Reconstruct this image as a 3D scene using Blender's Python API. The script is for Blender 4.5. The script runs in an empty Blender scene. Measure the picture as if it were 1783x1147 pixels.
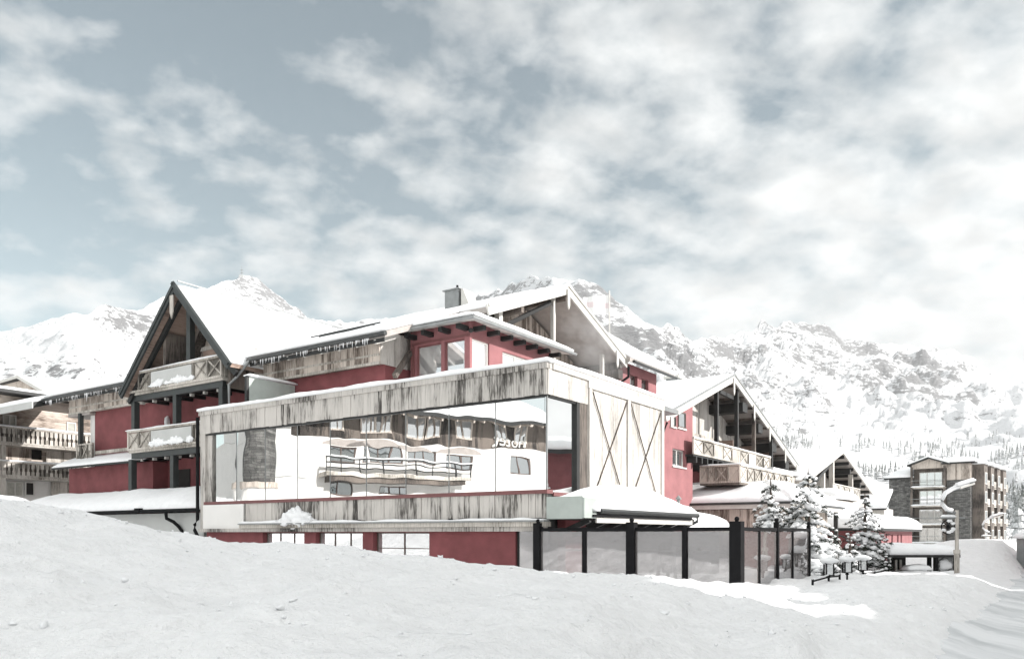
import bpy, math, random
from mathutils import Vector, noise
random.seed(7)
R = math.radians
# ---------------------------------------------------------------- camera, sky, sun, exposure
F = 1389.0; CX = 891.5; HOR = 929.0; EYE = 1.7
sc = bpy.context.scene; col = sc.collection
cd = bpy.data.cameras.new('camera'); cam = bpy.data.objects.new('camera', cd); col.objects.link(cam)
cam.location = (0, 0, EYE); cam.rotation_euler = (R(90), 0, 0)
cd.sensor_width = 36; cd.lens = 36 * F / 1783; cd.shift_y = (HOR - 573.5) / 1783
cd.clip_start = .1; cd.clip_end = 20000
sc.camera = cam
HAZE = .00012; SUN_EL = 25.0; SUN_DIR = Vector((.968, -.25, 0)).normalized()
sunv = Vector((SUN_DIR.x * math.cos(R(SUN_EL)), SUN_DIR.y * math.cos(R(SUN_EL)), math.sin(R(SUN_EL))))
ld = bpy.data.lights.new('sun', 'SUN'); ld.energy = 3.0; ld.angle = R(.5); ld.color = (1, .965, .93)
sun = bpy.data.objects.new('sun', ld); col.objects.link(sun)
sun.rotation_euler = sunv.to_track_quat('Z', 'Y').to_euler(); sun.location = (30, -10, 40)
sc.view_settings.view_transform = 'Standard'; sc.view_settings.look = 'None'
sc.view_settings.exposure = 1.42; sc.view_settings.gamma = 1

def nd(nt, t, **k):
    n = nt.nodes.new(t)
    for a, b in k.items():
        if a.startswith('i_'):
            n.inputs[int(a[2:]) if a[2:].isdigit() else a[2:].replace('_', ' ')].default_value = b
        else: setattr(n, a, b)
    return n
def mth(nt, op, a, b=None, clamp=False):
    n = nt.nodes.new('ShaderNodeMath'); n.operation = op; n.use_clamp = clamp
    for i, v in enumerate((a, b)):
        if v is None: continue
        if isinstance(v, (int, float)): n.inputs[i].default_value = v
        else: nt.links.new(v, n.inputs[i])
    return n.outputs[0]
def ramp(nt, fac, stops):
    n = nt.nodes.new('ShaderNodeValToRGB'); e = n.color_ramp.elements
    while len(e) < len(stops): e.new(.5)
    for i, (p, c) in enumerate(stops):
        e[i].position = p; e[i].color = (*c, 1) if isinstance(c, tuple) else (c, c, c, 1)
    nt.links.new(fac, n.inputs[0]); return n.outputs[0]
def mixc(nt, f, a, b, mode='MIX'):
    n = nt.nodes.new('ShaderNodeMix'); n.data_type = 'RGBA'; n.blend_type = mode
    for i, v in ((0, f), (6, a), (7, b)):
        if isinstance(v, (int, float)): n.inputs[i].default_value = v
        elif isinstance(v, tuple): n.inputs[i].default_value = (*v, 1)
        else: nt.links.new(v, n.inputs[i])
    return n.outputs[2]

w = bpy.data.worlds.new('World'); sc.world = w; w.use_nodes = True
nt = w.node_tree; nt.nodes.clear(); L = nt.links.new
sky = nd(nt, 'ShaderNodeTexSky', sky_type='NISHITA', sun_disc=False, sun_elevation=R(SUN_EL),
         sun_rotation=math.atan2(SUN_DIR.x, SUN_DIR.y), altitude=1700, air_density=1, dust_density=1.5)
hs = nd(nt, 'ShaderNodeHueSaturation', i_Saturation=.72, i_Value=.55); L(mixc(nt, 1.0, sky.outputs[0], (.90, 1.12, .88), 'MULTIPLY'), hs.inputs['Color'])
tc = nd(nt, 'ShaderNodeTexCoord'); sp = nd(nt, 'ShaderNodeSeparateXYZ'); L(tc.outputs['Generated'], sp.inputs[0])
zz = mth(nt, 'ADD', mth(nt, 'MAXIMUM', sp.outputs[2], 0.0), .34)
cxv = nd(nt, 'ShaderNodeCombineXYZ')
L(mth(nt, 'DIVIDE', sp.outputs[0], zz), cxv.inputs[0]); L(mth(nt, 'DIVIDE', sp.outputs[1], zz), cxv.inputs[1])
mp = nd(nt, 'ShaderNodeMapping'); mp.inputs['Rotation'].default_value = (0, 0, R(-22)); mp.inputs['Scale'].default_value = (1.0, 1.1, 1)
mp.inputs['Location'].default_value = (3.1, .4, 0)
L(cxv.outputs[0], mp.inputs[0])
n1 = nd(nt, 'ShaderNodeTexNoise', i_Scale=8.6, i_Detail=7.0, i_Roughness=.54, i_Distortion=.1); L(mp.outputs[0], n1.inputs['Vector'])
n2 = nd(nt, 'ShaderNodeTexNoise', i_Scale=3.2, i_Detail=2.0, i_Roughness=.5); L(mp.outputs[0], n2.inputs['Vector'])
n3 = nd(nt, 'ShaderNodeTexNoise', i_Scale=9, i_Detail=4.0, i_Roughness=.5, i_Distortion=.2); L(mp.outputs[0], n3.inputs['Vector'])
# more cloud to the right and near the mountains, open blue at the upper left
az = mth(nt, 'MULTIPLY', sp.outputs[0], .26); el = mth(nt, 'MULTIPLY', sp.outputs[2], -.36)
cov = mth(nt, 'ADD', mth(nt, 'ADD', az, el), mth(nt, 'ADD', mth(nt, 'MULTIPLY', n1.outputs[0], .75), mth(nt, 'MULTIPLY', n2.outputs[0], .42)))
mask = ramp(nt, cov, [(.335, 0.0), (.47, .55), (.62, 1.0)])
shade = ramp(nt, n3.outputs[0], [(.36, .84), (.58, 1.05)])
cloud = mixc(nt, 1.0, (3.75, 3.82, 3.80), shade, 'MULTIPLY')
back = ramp(nt, mth(nt, 'ADD', mth(nt, 'MULTIPLY', sp.outputs[1], -.6), mth(nt, 'MULTIPLY', sp.outputs[2], .9)), [(.12, 0.0), (.55, 1.0)])   # bright unseen cloud deck added overhead and behind to fill the shaded foreground
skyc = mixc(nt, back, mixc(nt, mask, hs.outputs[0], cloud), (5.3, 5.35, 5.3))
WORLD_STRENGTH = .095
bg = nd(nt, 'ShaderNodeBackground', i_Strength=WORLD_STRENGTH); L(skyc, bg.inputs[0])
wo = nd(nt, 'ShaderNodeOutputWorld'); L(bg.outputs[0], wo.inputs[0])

# ---------------------------------------------------------------- materials
def newmat(name):
    m = bpy.data.materials.new(name); m.use_nodes = True; nt = m.node_tree
    return m, nt, nt.nodes['Principled BSDF']
def bump(nt, b, h, strength, dist=.05):
    bn = nd(nt, 'ShaderNodeBump', i_Strength=strength, i_Distance=dist); nt.links.new(h, bn.inputs['Height']); nt.links.new(bn.outputs[0], b.inputs['Normal'])
def objco(nt, scale=(1, 1, 1)):
    t = nd(nt, 'ShaderNodeTexCoord'); m = nd(nt, 'ShaderNodeMapping'); m.inputs['Scale'].default_value = scale
    nt.links.new(t.outputs['Object'], m.inputs[0]); return m.outputs[0]
def noi(nt, vec, scale, detail=4, rough=.55):
    n = nd(nt, 'ShaderNodeTexNoise', i_Scale=scale, i_Detail=detail, i_Roughness=rough); nt.links.new(vec, n.inputs['Vector']); return n.outputs[0]
def plain(name, c, rough=.6, var=.25, scale=3, bmp=.15, metal=0):
    m, nt, b = newmat(name); v = objco(nt); n = noi(nt, v, scale)
    c0 = tuple(x * (1 - var) for x in c); c1 = tuple(min(1, x * (1 + var)) for x in c)
    nt.links.new(ramp(nt, n, [(.3, c0), (.7, c1)]), b.inputs['Base Color'])
    b.inputs['Roughness'].default_value = rough; b.inputs['Metallic'].default_value = metal
    if bmp: bump(nt, b, noi(nt, v, scale * 14), bmp, .01)
    return m
def wood(name, dark, light, grain=(9, 9, .7), contrast=.9, bmp=.4, stain=1.0, shift=0.0, rnd=.34):
    m, nt, b = newmat(name); v = objco(nt, grain); g = noi(nt, v, 2.2, 6, .62); g2 = noi(nt, objco(nt, tuple(x * 3.3 for x in grain)), 3, 4, .6)
    geo = nd(nt, 'ShaderNodeNewGeometry'); big = noi(nt, objco(nt), .45, 3)
    s = mth(nt, 'ADD', mth(nt, 'MULTIPLY', geo.outputs['Random Per Island'], rnd), mth(nt, 'MULTIPLY', g, contrast))
    s = mth(nt, 'ADD', s, mth(nt, 'MULTIPLY', mth(nt, 'SUBTRACT', big, .5), stain))
    s = mth(nt, 'ADD', s, mth(nt, 'MULTIPLY', mth(nt, 'SUBTRACT', g2, .5), .4))
    sh = shift
    nt.links.new(ramp(nt, s, [(.30 + sh, tuple(x * .35 for x in dark)), (.46 + sh, dark), (.66 + sh, light), (.9 + sh, tuple(min(.85, x * 1.25) for x in light))]), b.inputs['Base Color'])
    b.inputs['Roughness'].default_value = .85; bump(nt, b, g2, bmp, .02)
    return m
def snowmat(name, c=(.88, .885, .89), s1=.5, s2=5, b1=.9):
    m, nt, b = newmat(name); t = nd(nt, 'ShaderNodeNewGeometry'); v = t.outputs['Position']
    a = noi(nt, v, s1, 4); d = noi(nt, v, s2, 6, .65)
    nt.links.new(mixc(nt, 1.0, ramp(nt, a, [(.3, tuple(x * .95 for x in c)), (.7, c)]), ramp(nt, d, [(.3, .93), (.6, 1.0)]), 'MULTIPLY'), b.inputs['Base Color'])
    b.inputs['Roughness'].default_value = .75; b.inputs['Specular IOR Level'].default_value = .2
    bump(nt, b, d, b1, .15 if s2 > 4 else .07); return m
M = {}
M['snow'] = snowmat('snow')
M['roofsnow'] = snowmat('roof_snow', (.85, .86, .87), .4, 3, .25)
M['grey_wood'] = wood('weathered_planks', (.085, .078, .070), (.42, .40, .375), contrast=1.25, stain=1.6, shift=.10)
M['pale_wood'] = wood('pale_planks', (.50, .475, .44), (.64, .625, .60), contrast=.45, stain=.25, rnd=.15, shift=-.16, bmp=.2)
M['warm_wood'] = wood('warm_planks', (.19, .155, .13), (.50, .445, .395), contrast=.9, stain=.6)
M['brown_wood'] = wood('brown_planks', (.05, .042, .037), (.15, .127, .11), contrast=.8)
M['log_wood'] = wood('horizontal_boards', (.30, .24, .20), (.56, .49, .43), grain=(.8, .8, 9))
M['soffit'] = wood('soffit_boards', (.12, .085, .07), (.30, .22, .18), grain=(.8, .8, 8))
M['pale_soffit'] = plain('pale_soffit', (.36, .33, .31), .8, .12)
M['rail_wood'] = wood('railing_wood', (.26, .24, .21), (.50, .47, .43), contrast=.8)
M['dark'] = plain('dark_beam', (.012, .013, .013), .6, .3)
M['black'] = plain('black_metal', (.008, .008, .009), .8, .2)
M['gutter'] = plain('gutter_metal', (.045, .048, .048), .4, .2, metal=.4)
M['fascia'] = plain('painted_fascia', (.030, .035, .035), .55, .2)
M['white_fascia'] = plain('pale_fascia', (.52, .51, .48), .6, .1)
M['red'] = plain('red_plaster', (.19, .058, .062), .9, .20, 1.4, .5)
M['red_lit'] = plain('red_plaster_lit', (.27, .115, .12), .9, .14, 1.2, .25)  # the red plaster again, its colour lightened to stand for sunlit walls
M['redframe'] = plain('red_sill', (.16, .06, .06), .6, .1)
M['plaster'] = plain('white_plaster', (.72, .71, .69), .9, .05, 1, .15)
M['greyplaster'] = plain('grey_plaster', (.48, .49, .48), .9, .06, 1, .15)
M['green'] = plain('green_panel', (.37, .41, .385), .5, .08)
M['zinc'] = plain('zinc_sheet', (.24, .25, .25), .45, .15, metal=.3)
M['bark'] = plain('bark', (.06, .045, .035), .9, .3, 12)
M['frame'] = plain('window_frame', (.10, .07, .06), .5, .1)
M['white_frame'] = plain('white_frame', (.62, .61, .58), .5, .05)
M['curtain'] = plain('curtain_cloth', (.42, .42, .38), .9, .2, 6)
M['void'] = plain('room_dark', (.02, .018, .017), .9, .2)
def stone():
    m, nt, b = newmat('stone_wall'); v = objco(nt)
    t = nd(nt, 'ShaderNodeTexCoord'); s = nd(nt, 'ShaderNodeSeparateXYZ'); nt.links.new(t.outputs['Object'], s.inputs[0])
    cb = nd(nt, 'ShaderNodeCombineXYZ'); nt.links.new(mth(nt, 'ADD', s.outputs[0], s.outputs[1]), cb.inputs[0]); nt.links.new(s.outputs[2], cb.inputs[1])
    br = nd(nt, 'ShaderNodeTexBrick', i_Scale=1.6, i_Color1=(.065, .064, .062, 1), i_Color2=(.17, .168, .16, 1), i_Mortar=(.05, .05, .05, 1)); br.inputs['Mortar Size'].default_value = .02; br.inputs['Row Height'].default_value = .3; br.inputs['Brick Width'].default_value = .9
    nt.links.new(cb.outputs[0], br.inputs[0]); n = noi(nt, v, 2.5, 5)
    nt.links.new(mixc(nt, .7, br.outputs[0], ramp(nt, n, [(.3, .35), (.7, 1.4)]), 'MULTIPLY'), b.inputs['Base Color'])
    b.inputs['Roughness'].default_value = .9; return m
M['stone'] = stone()
def glass(name, refl, tint=(.9, .92, .92), body=(.03, .033, .035), wob=.0, ws=.6, rough=.0, trans=0.0):
    m = bpy.data.materials.new(name); m.use_nodes = True; nt = m.node_tree; nt.nodes.clear()
    g = nd(nt, 'ShaderNodeBsdfGlossy', i_Color=(*tint, 1), i_Roughness=rough)
    d = nd(nt, 'ShaderNodeBsdfDiffuse', i_Color=(*body, 1)); mx = nd(nt, 'ShaderNodeMixShader')
    if wob:
        v = objco(nt); n = noi(nt, v, ws, 1, .4); bn = nd(nt, 'ShaderNodeBump', i_Strength=1.0, i_Distance=wob)
        nt.links.new(n, bn.inputs['Height']); nt.links.new(bn.outputs[0], g.inputs['Normal'])
    base = d
    if trans:
        tr = nd(nt, 'ShaderNodeBsdfTransparent', i_Color=(.93, .93, .93, 1)); m2 = nd(nt, 'ShaderNodeMixShader', i_0=trans)
        nt.links.new(d.outputs[0], m2.inputs[1]); nt.links.new(tr.outputs[0], m2.inputs[2]); base = m2
    lw = nd(nt, 'ShaderNodeLayerWeight', i_Blend=.35)
    f = mth(nt, 'ADD', mth(nt, 'MULTIPLY', lw.outputs['Fresnel'], .6), refl, True)
    nt.links.new(f, mx.inputs[0])
    nt.links.new(base.outputs[0], mx.inputs[1]); nt.links.new(g.outputs[0], mx.inputs[2])
    o = nd(nt, 'ShaderNodeOutputMaterial'); nt.links.new(mx.outputs[0], o.inputs[0]); return m
M['mirror'] = glass('mirror_glazing', .78, (.97, .975, .97), wob=.006, ws=.75)
M['pane'] = glass('window_glass', .42, (.9, .93, .95), (.10, .11, .11), wob=.004, ws=1.0)
M['bright_pane'] = glass('bright_window_glass', .55, (.95, .96, .97), (.45, .46, .46), wob=.004, ws=1)
M['fence_glass'] = glass('fence_glass', .20, (.92, .92, .93), (.27, .25, .245), wob=.014, ws=.8, rough=.02, trans=.5)
b_ = M['black'].node_tree.nodes['Principled BSDF']; b_.inputs['Specular IOR Level'].default_value = .15
M['needles'] = plain('spruce_needles', (.020, .028, .020), .8, .4, 5, 0)
def fartree():
    m, nt, b = newmat('hill_tree_foliage'); g = nd(nt, 'ShaderNodeNewGeometry'); s = nd(nt, 'ShaderNodeSeparateXYZ'); nt.links.new(g.outputs['Normal'], s.inputs[0])
    n = noi(nt, g.outputs['Position'], 1.3, 3); f = ramp(nt, mth(nt, 'ADD', mth(nt, 'MULTIPLY', s.outputs[2], .55), mth(nt, 'MULTIPLY', n, .5)), [(.30, 0.0), (.55, 1.0)])
    nt.links.new(mixc(nt, f, (.075, .085, .078), (.76, .77, .78)), b.inputs['Base Color']); b.inputs['Roughness'].default_value = .9; return m
M['fartree'] = fartree()
def rockmat():
    m, nt, b = newmat('snowy_rock'); g = nd(nt, 'ShaderNodeNewGeometry'); s = nd(nt, 'ShaderNodeSeparateXYZ'); nt.links.new(g.outputs['Normal'], s.inputs[0])
    mpn = nd(nt, 'ShaderNodeMapping'); mpn.inputs['Scale'].default_value = (1, 1, 2.2); nt.links.new(g.outputs['Position'], mpn.inputs[0])
    n = noi(nt, mpn.outputs[0], .06, 12, .70); n2 = noi(nt, mpn.outputs[0], .0032, 4, .5)
    pz = nd(nt, 'ShaderNodeSeparateXYZ'); nt.links.new(g.outputs['Position'], pz.inputs[0])
    k = mth(nt, 'ADD', mth(nt, 'MULTIPLY', s.outputs[2], -.55), mth(nt, 'ADD', mth(nt, 'MULTIPLY', n, 1.15), mth(nt, 'MULTIPLY', n2, .8)))
    hgt = mth(nt, 'MULTIPLY', mth(nt, 'SUBTRACT', mth(nt, 'DIVIDE', pz.outputs[2], pz.outputs[1]), .13), 1.3)   # rock crops out on the upper, steeper slopes
    hgt = mth(nt, 'MINIMUM', hgt, .10)
    f = ramp(nt, mth(nt, 'ADD', k, hgt), [(.69, 0.0), (.73, .85), (.80, 1.0)])
    nt.links.new(mixc(nt, f, (.77, .785, .80), (.22, .22, .225)), b.inputs['Base Color']); b.inputs['Roughness'].default_value = .95
    bump(nt, b, n, .8, 14.0); return m
M['rock'] = rockmat()
def roadmat():
    m, nt, b = newmat('packed_snow_road'); t = nd(nt, 'ShaderNodeNewGeometry')
    mpn = nd(nt, 'ShaderNodeMapping'); mpn.inputs['Rotation'].default_value = (0, 0, R(34.5)); mpn.inputs['Scale'].default_value = (1.6, .12, 1); nt.links.new(t.outputs['Position'], mpn.inputs[0])
    n = noi(nt, mpn.outputs[0], 1.2, 6, .6); d = noi(nt, t.outputs['Position'], 6, 5)
    nt.links.new(ramp(nt, n, [(.34, (.42, .44, .45)), (.60, (.66, .67, .68))]), b.inputs['Base Color']); b.inputs['Roughness'].default_value = .6
    bump(nt, b, mth(nt, 'ADD', mth(nt, 'MULTIPLY', n, .4), mth(nt, 'MULTIPLY', d, .6)), .35, .05); return m
M['road'] = roadmat()

# ---------------------------------------------------------------- frames and helpers
class Frame:
    def __init__(s, o, ang): s.o = Vector((o[0], o[1], EYE)); s.a = ang; s.c = math.cos(ang); s.s = math.sin(ang)
    def w(s, p): return Vector((s.o.x + s.c * p[0] - s.s * p[1], s.o.y + s.s * p[0] + s.c * p[1], s.o.z + p[2]))
    def inv(s, X, Y): dx = X - s.o.x; dy = Y - s.o.y; return (s.c * dx + s.s * dy, -s.s * dx + s.c * dy)
    def ray(s, px):
        cx, cy = s.inv(0, 0); k = (px - CX) / F; return cx, cy, s.c * k + s.s, -s.s * k + s.c
    def Y(s, px, py, y):            # the point of the vertical plane y=const seen at this pixel of the photograph
        cx, cy, dx, dy = s.ray(px); t = (y - cy) / dy; return cx + t * dx, (HOR - py) / F * t
    def X(s, px, py, x):
        cx, cy, dx, dy = s.ray(px); t = (x - cx) / dx; return cy + t * dy, (HOR - py) / F * t
ANG = math.atan2(-.5671, .8237)
H = Frame((.96, 21.7), ANG)
WF = Frame((0, 0), 0)

class MB:
    def __init__(s): s.v = []; s.f = []
    def add(s, vs, fs):
        n = len(s.v); s.v += [tuple(v) for v in vs]; s.f += [tuple(i + n for i in f) for f in fs]; return s
    def hexa(s, p): return s.add(p, [(0, 3, 2, 1), (4, 5, 6, 7), (0, 1, 5, 4), (1, 2, 6, 5), (2, 3, 7, 6), (3, 0, 4, 7)])
    def box(s, x0, x1, y0, y1, z0, z1):
        if x0 > x1: x0, x1 = x1, x0
        if y0 > y1: y0, y1 = y1, y0
        if z0 > z1: z0, z1 = z1, z0
        return s.hexa([(x0, y0, z0), (x1, y0, z0), (x1, y1, z0), (x0, y1, z0), (x0, y0, z1), (x1, y0, z1), (x1, y1, z1), (x0, y1, z1)])
    def slab(s, q, th):             # quad given counter clockwise from above; th downwards
        return s.hexa([(p[0], p[1], p[2] - th) for p in q] + [tuple(p) for p in q])
    def prism(s, poly, ext):        # planar polygon extruded by a vector
        n = len(poly); e = Vector(ext); vs = [Vector(p) for p in poly]; vs2 = [v + e for v in vs]
        nrm = Vector((0, 0, 0))
        for i in range(n): nrm += vs[i].cross(vs[(i + 1) % n])
        a = list(range(n)); 
        if nrm.dot(e) > 0: a = a[::-1]
        fs = [tuple(a), tuple(i + n for i in a[::-1])]
        for i in range(n):
            j = (i + 1) % n; p, q = a[i], a[j]; fs.append((q, p, p + n, q + n))
        return s.add(vs + vs2, fs)
    def beam(s, p, q, w, h, up=(0, 0, 1)):
        p = Vector(p); q = Vector(q); d = (q - p).normalized(); sd = d.cross(Vector(up))
        if sd.length < 1e-4: sd = Vector((1, 0, 0))
        sd.normalize(); u = sd.cross(d); a = sd * w / 2; b = u * h / 2
        return s.hexa([p - a - b, p + a - b, q + a - b, q - a - b, p - a + b, p + a + b, q + a + b, q - a + b])
    def tube(s, pts, r, n=8, r2=None):
        pts = [Vector(p) for p in pts]; rings = []; m = len(pts)
        for i, p in enumerate(pts):
            d = (pts[min(i + 1, m - 1)] - pts[max(i - 1, 0)]).normalized(); a = d.cross(Vector((0, 0, 1)))
            if a.length < .05: a = d.cross(Vector((1, 0, 0)))
            a.normalize(); b = a.cross(d); rr = r if r2 is None else r + (r2 - r) * i / (m - 1)
            rings.append([p + (a * math.cos(t * 2 * math.pi / n) + b * math.sin(t * 2 * math.pi / n)) * rr for t in range(n)])
        fs = [(i * n + j, i * n + (j + 1) % n, (i + 1) * n + (j + 1) % n, (i + 1) * n + j) for i in range(m - 1) for j in range(n)]
        fs += [tuple(range(n))[::-1], tuple(range((m - 1) * n, m * n))]
        return s.add([v for r_ in rings for v in r_], fs)
    def cone(s, p, q, r, n=6): return s.tube([p, q], r, n, r * .05)
    def blob(s, c, rx, ry, rz, n=8, m=5, jit=.15, seed=0):
        c = Vector(c); vs = []; fs = []
        for i in range(m + 1):
            ph = math.pi * i / m
            for j in range(n):
                th = 2 * math.pi * j / n; d = Vector((math.sin(ph) * math.cos(th), math.sin(ph) * math.sin(th), math.cos(ph)))
                k = 1 + jit * noise.noise(d * 1.7 + Vector((seed * 3.1, seed, 0)) + c * .7) * 2
                vs.append(c + Vector((d.x * rx, d.y * ry, d.z * rz)) * k)
        for i in range(m):
            for j in range(n): fs.append((i * n + j, (i + 1) * n + j, (i + 1) * n + (j + 1) % n, i * n + (j + 1) % n))
        return s.add(vs, fs)
    def boards(s, p0, p1, zlo, zhi, w=.18, th=.03, jit=.012, seed=1, gap=.006, ends=0.0):
        # vertical boards between two plan points, on the right-hand side of p0->p1
        rnd = random.Random(seed); a = Vector((p0[0], p0[1], 0)); b = Vector((p1[0], p1[1], 0)); Ln = (b - a).length; d = (b - a) / Ln; nrm = Vector((d.y, -d.x, 0))
        t = 0
        while t < Ln - .02:
            ww = min(w * rnd.uniform(.7, 1.3), Ln - t); o = rnd.uniform(0, jit); q0 = a + d * (t + gap); q1 = a + d * (t + ww)
            tm = (t + ww / 2) / Ln; lo0 = zlo(t / Ln) if callable(zlo) else zlo; lo1 = zlo((t + ww) / Ln) if callable(zlo) else zlo
            hi0 = zhi(t / Ln) if callable(zhi) else zhi; hi1 = zhi((t + ww) / Ln) if callable(zhi) else zhi
            e = rnd.uniform(-ends, ends) if ends else 0; n0 = nrm * (th + o)
            if hi0 - lo0 > .03 or hi1 - lo1 > .03:
                s.hexa([(q0 + n0) + Vector((0, 0, lo0 + e)), (q1 + n0) + Vector((0, 0, lo1 + e)), q1 + Vector((0, 0, lo1 + e)), q0 + Vector((0, 0, lo0 + e)),
                        (q0 + n0) + Vector((0, 0, hi0)), (q1 + n0) + Vector((0, 0, hi1)), q1 + Vector((0, 0, hi1)), q0 + Vector((0, 0, hi0))])
            t += ww
        return s
    def hboards(s, p0, p1, z0, z1, w=.16, th=.03, seed=1):
        rnd = random.Random(seed); a = Vector((p0[0], p0[1], 0)); b = Vector((p1[0], p1[1], 0)); d = (b - a).normalized(); nrm = Vector((d.y, -d.x, 0)); z = z0
        while z < z1 - .02:
            h = min(w * rnd.uniform(.85, 1.15), z1 - z); n0 = nrm * (th + rnd.uniform(0, .01))
            s.hexa([a + n0 + Vector((0, 0, z + .006)), b + n0 + Vector((0, 0, z + .006)), b + Vector((0, 0, z + .006)), a + Vector((0, 0, z + .006)),
                    a + n0 + Vector((0, 0, z + h)), b + n0 + Vector((0, 0, z + h)), b + Vector((0, 0, z + h)), a + Vector((0, 0, z + h))]); z += h
        return s
    def cells(s, ax, lo, hi, z0, z1, pos, th, holes):
        # wall plate along ax ('x' or 'y') at pos..pos+th with rectangular openings
        us = sorted(set([lo, hi] + [h[0] for h in holes] + [h[1] for h in holes])); zs = sorted(set([z0, z1] + [h[2] for h in holes] + [h[3] for h in holes]))
        us = [u for u in us if lo <= u <= hi]; zs = [z for z in zs if z0 <= z <= z1]
        for i in range(len(us) - 1):
            run = None
            for j in range(len(zs) - 1):
                cu = (us[i] + us[i + 1]) / 2; cz = (zs[j] + zs[j + 1]) / 2; hole = any(h[0] < cu < h[1] and h[2] < cz < h[3] for h in holes)
                if not hole: run = (run[0], zs[j + 1]) if run else (zs[j], zs[j + 1])
                if hole or j == len(zs) - 2:
                    if run:
                        if ax == 'x': s.box(us[i], us[i + 1], pos, pos + th, *run)
                        else: s.box(pos, pos + th, us[i], us[i + 1], *run)
                    run = None
        return s
    def snow(s, q, t=.25, n=(16, 8), amp=.06, w=.35, seed=0, e0=.35, sag=0):
        # q: four corners in order; pillow of snow standing on that quad
        q = [Vector(p) for p in q]; nu, nv = n; l1 = ((q[1] - q[0]).length + (q[2] - q[3]).length) / 2; l2 = ((q[3] - q[0]).length + (q[2] - q[1]).length) / 2; top = []; base = []
        for j in range(nv + 1):
            for i in range(nu + 1):
                u = i / nu; v = j / nv; p = (q[0] * (1 - u) + q[1] * u) * (1 - v) + (q[3] * (1 - u) + q[2] * u) * v
                e = min(u * l1, (1 - u) * l1, v * l2, (1 - v) * l2); k = min(1, e / w); f = e0 + (1 - e0) * math.sqrt(max(0, 1 - (1 - k) ** 2))
                nz = 1.1 * noise.noise(Vector((p.x * .33 + seed * 3.3, p.y * .33, 1.7))) + noise.noise(Vector((p.x * .9 + seed * 7.3, p.y * .9, p.z * .5))) + .5 * noise.noise(Vector((p.x * 2.7, p.y * 2.7 + seed, p.z)))
                base.append(p.copy()); top.append(p + Vector((0, 0, max(.02, t * f + amp * nz * (.3 + .7 * k)))))
        N = len(top); g = lambda i, j: j * (nu + 1) + i; fs = [(g(i, j), g(i + 1, j), g(i + 1, j + 1), g(i, j + 1)) for j in range(nv) for i in range(nu)]
        nrm = (q[1] - q[0]).cross(q[3] - q[0])
        ring = [g(i, 0) for i in range(nu)] + [g(nu, j) for j in range(nv)] + [g(i, nv) for i in range(nu, 0, -1)] + [g(0, j) for j in range(nv, 0, -1)]
        off = {r: N + i for i, r in enumerate(ring)}; vs = top + [base[r] for r in ring]
        for i, r in enumerate(ring):
            r2 = ring[(i + 1) % len(ring)]; fs.append((off[r], off[r2], r2, r))
        fs.append(tuple(off[r] for r in ring)[::-1])
        if nrm.z < 0: fs = [f[::-1] for f in fs]
        return s.add(vs, fs)
    def icicles(s, p, q, n, lmin=.08, lmax=.4, seed=0):
        rnd = random.Random(seed); p = Vector(p); q = Vector(q)
        for i in range(n):
            c = p + (q - p) * rnd.random(); s.cone(c, c - Vector((0, 0, rnd.uniform(lmin, lmax) * rnd.random() + lmin)), rnd.uniform(.012, .03), 5)
        return s

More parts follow.
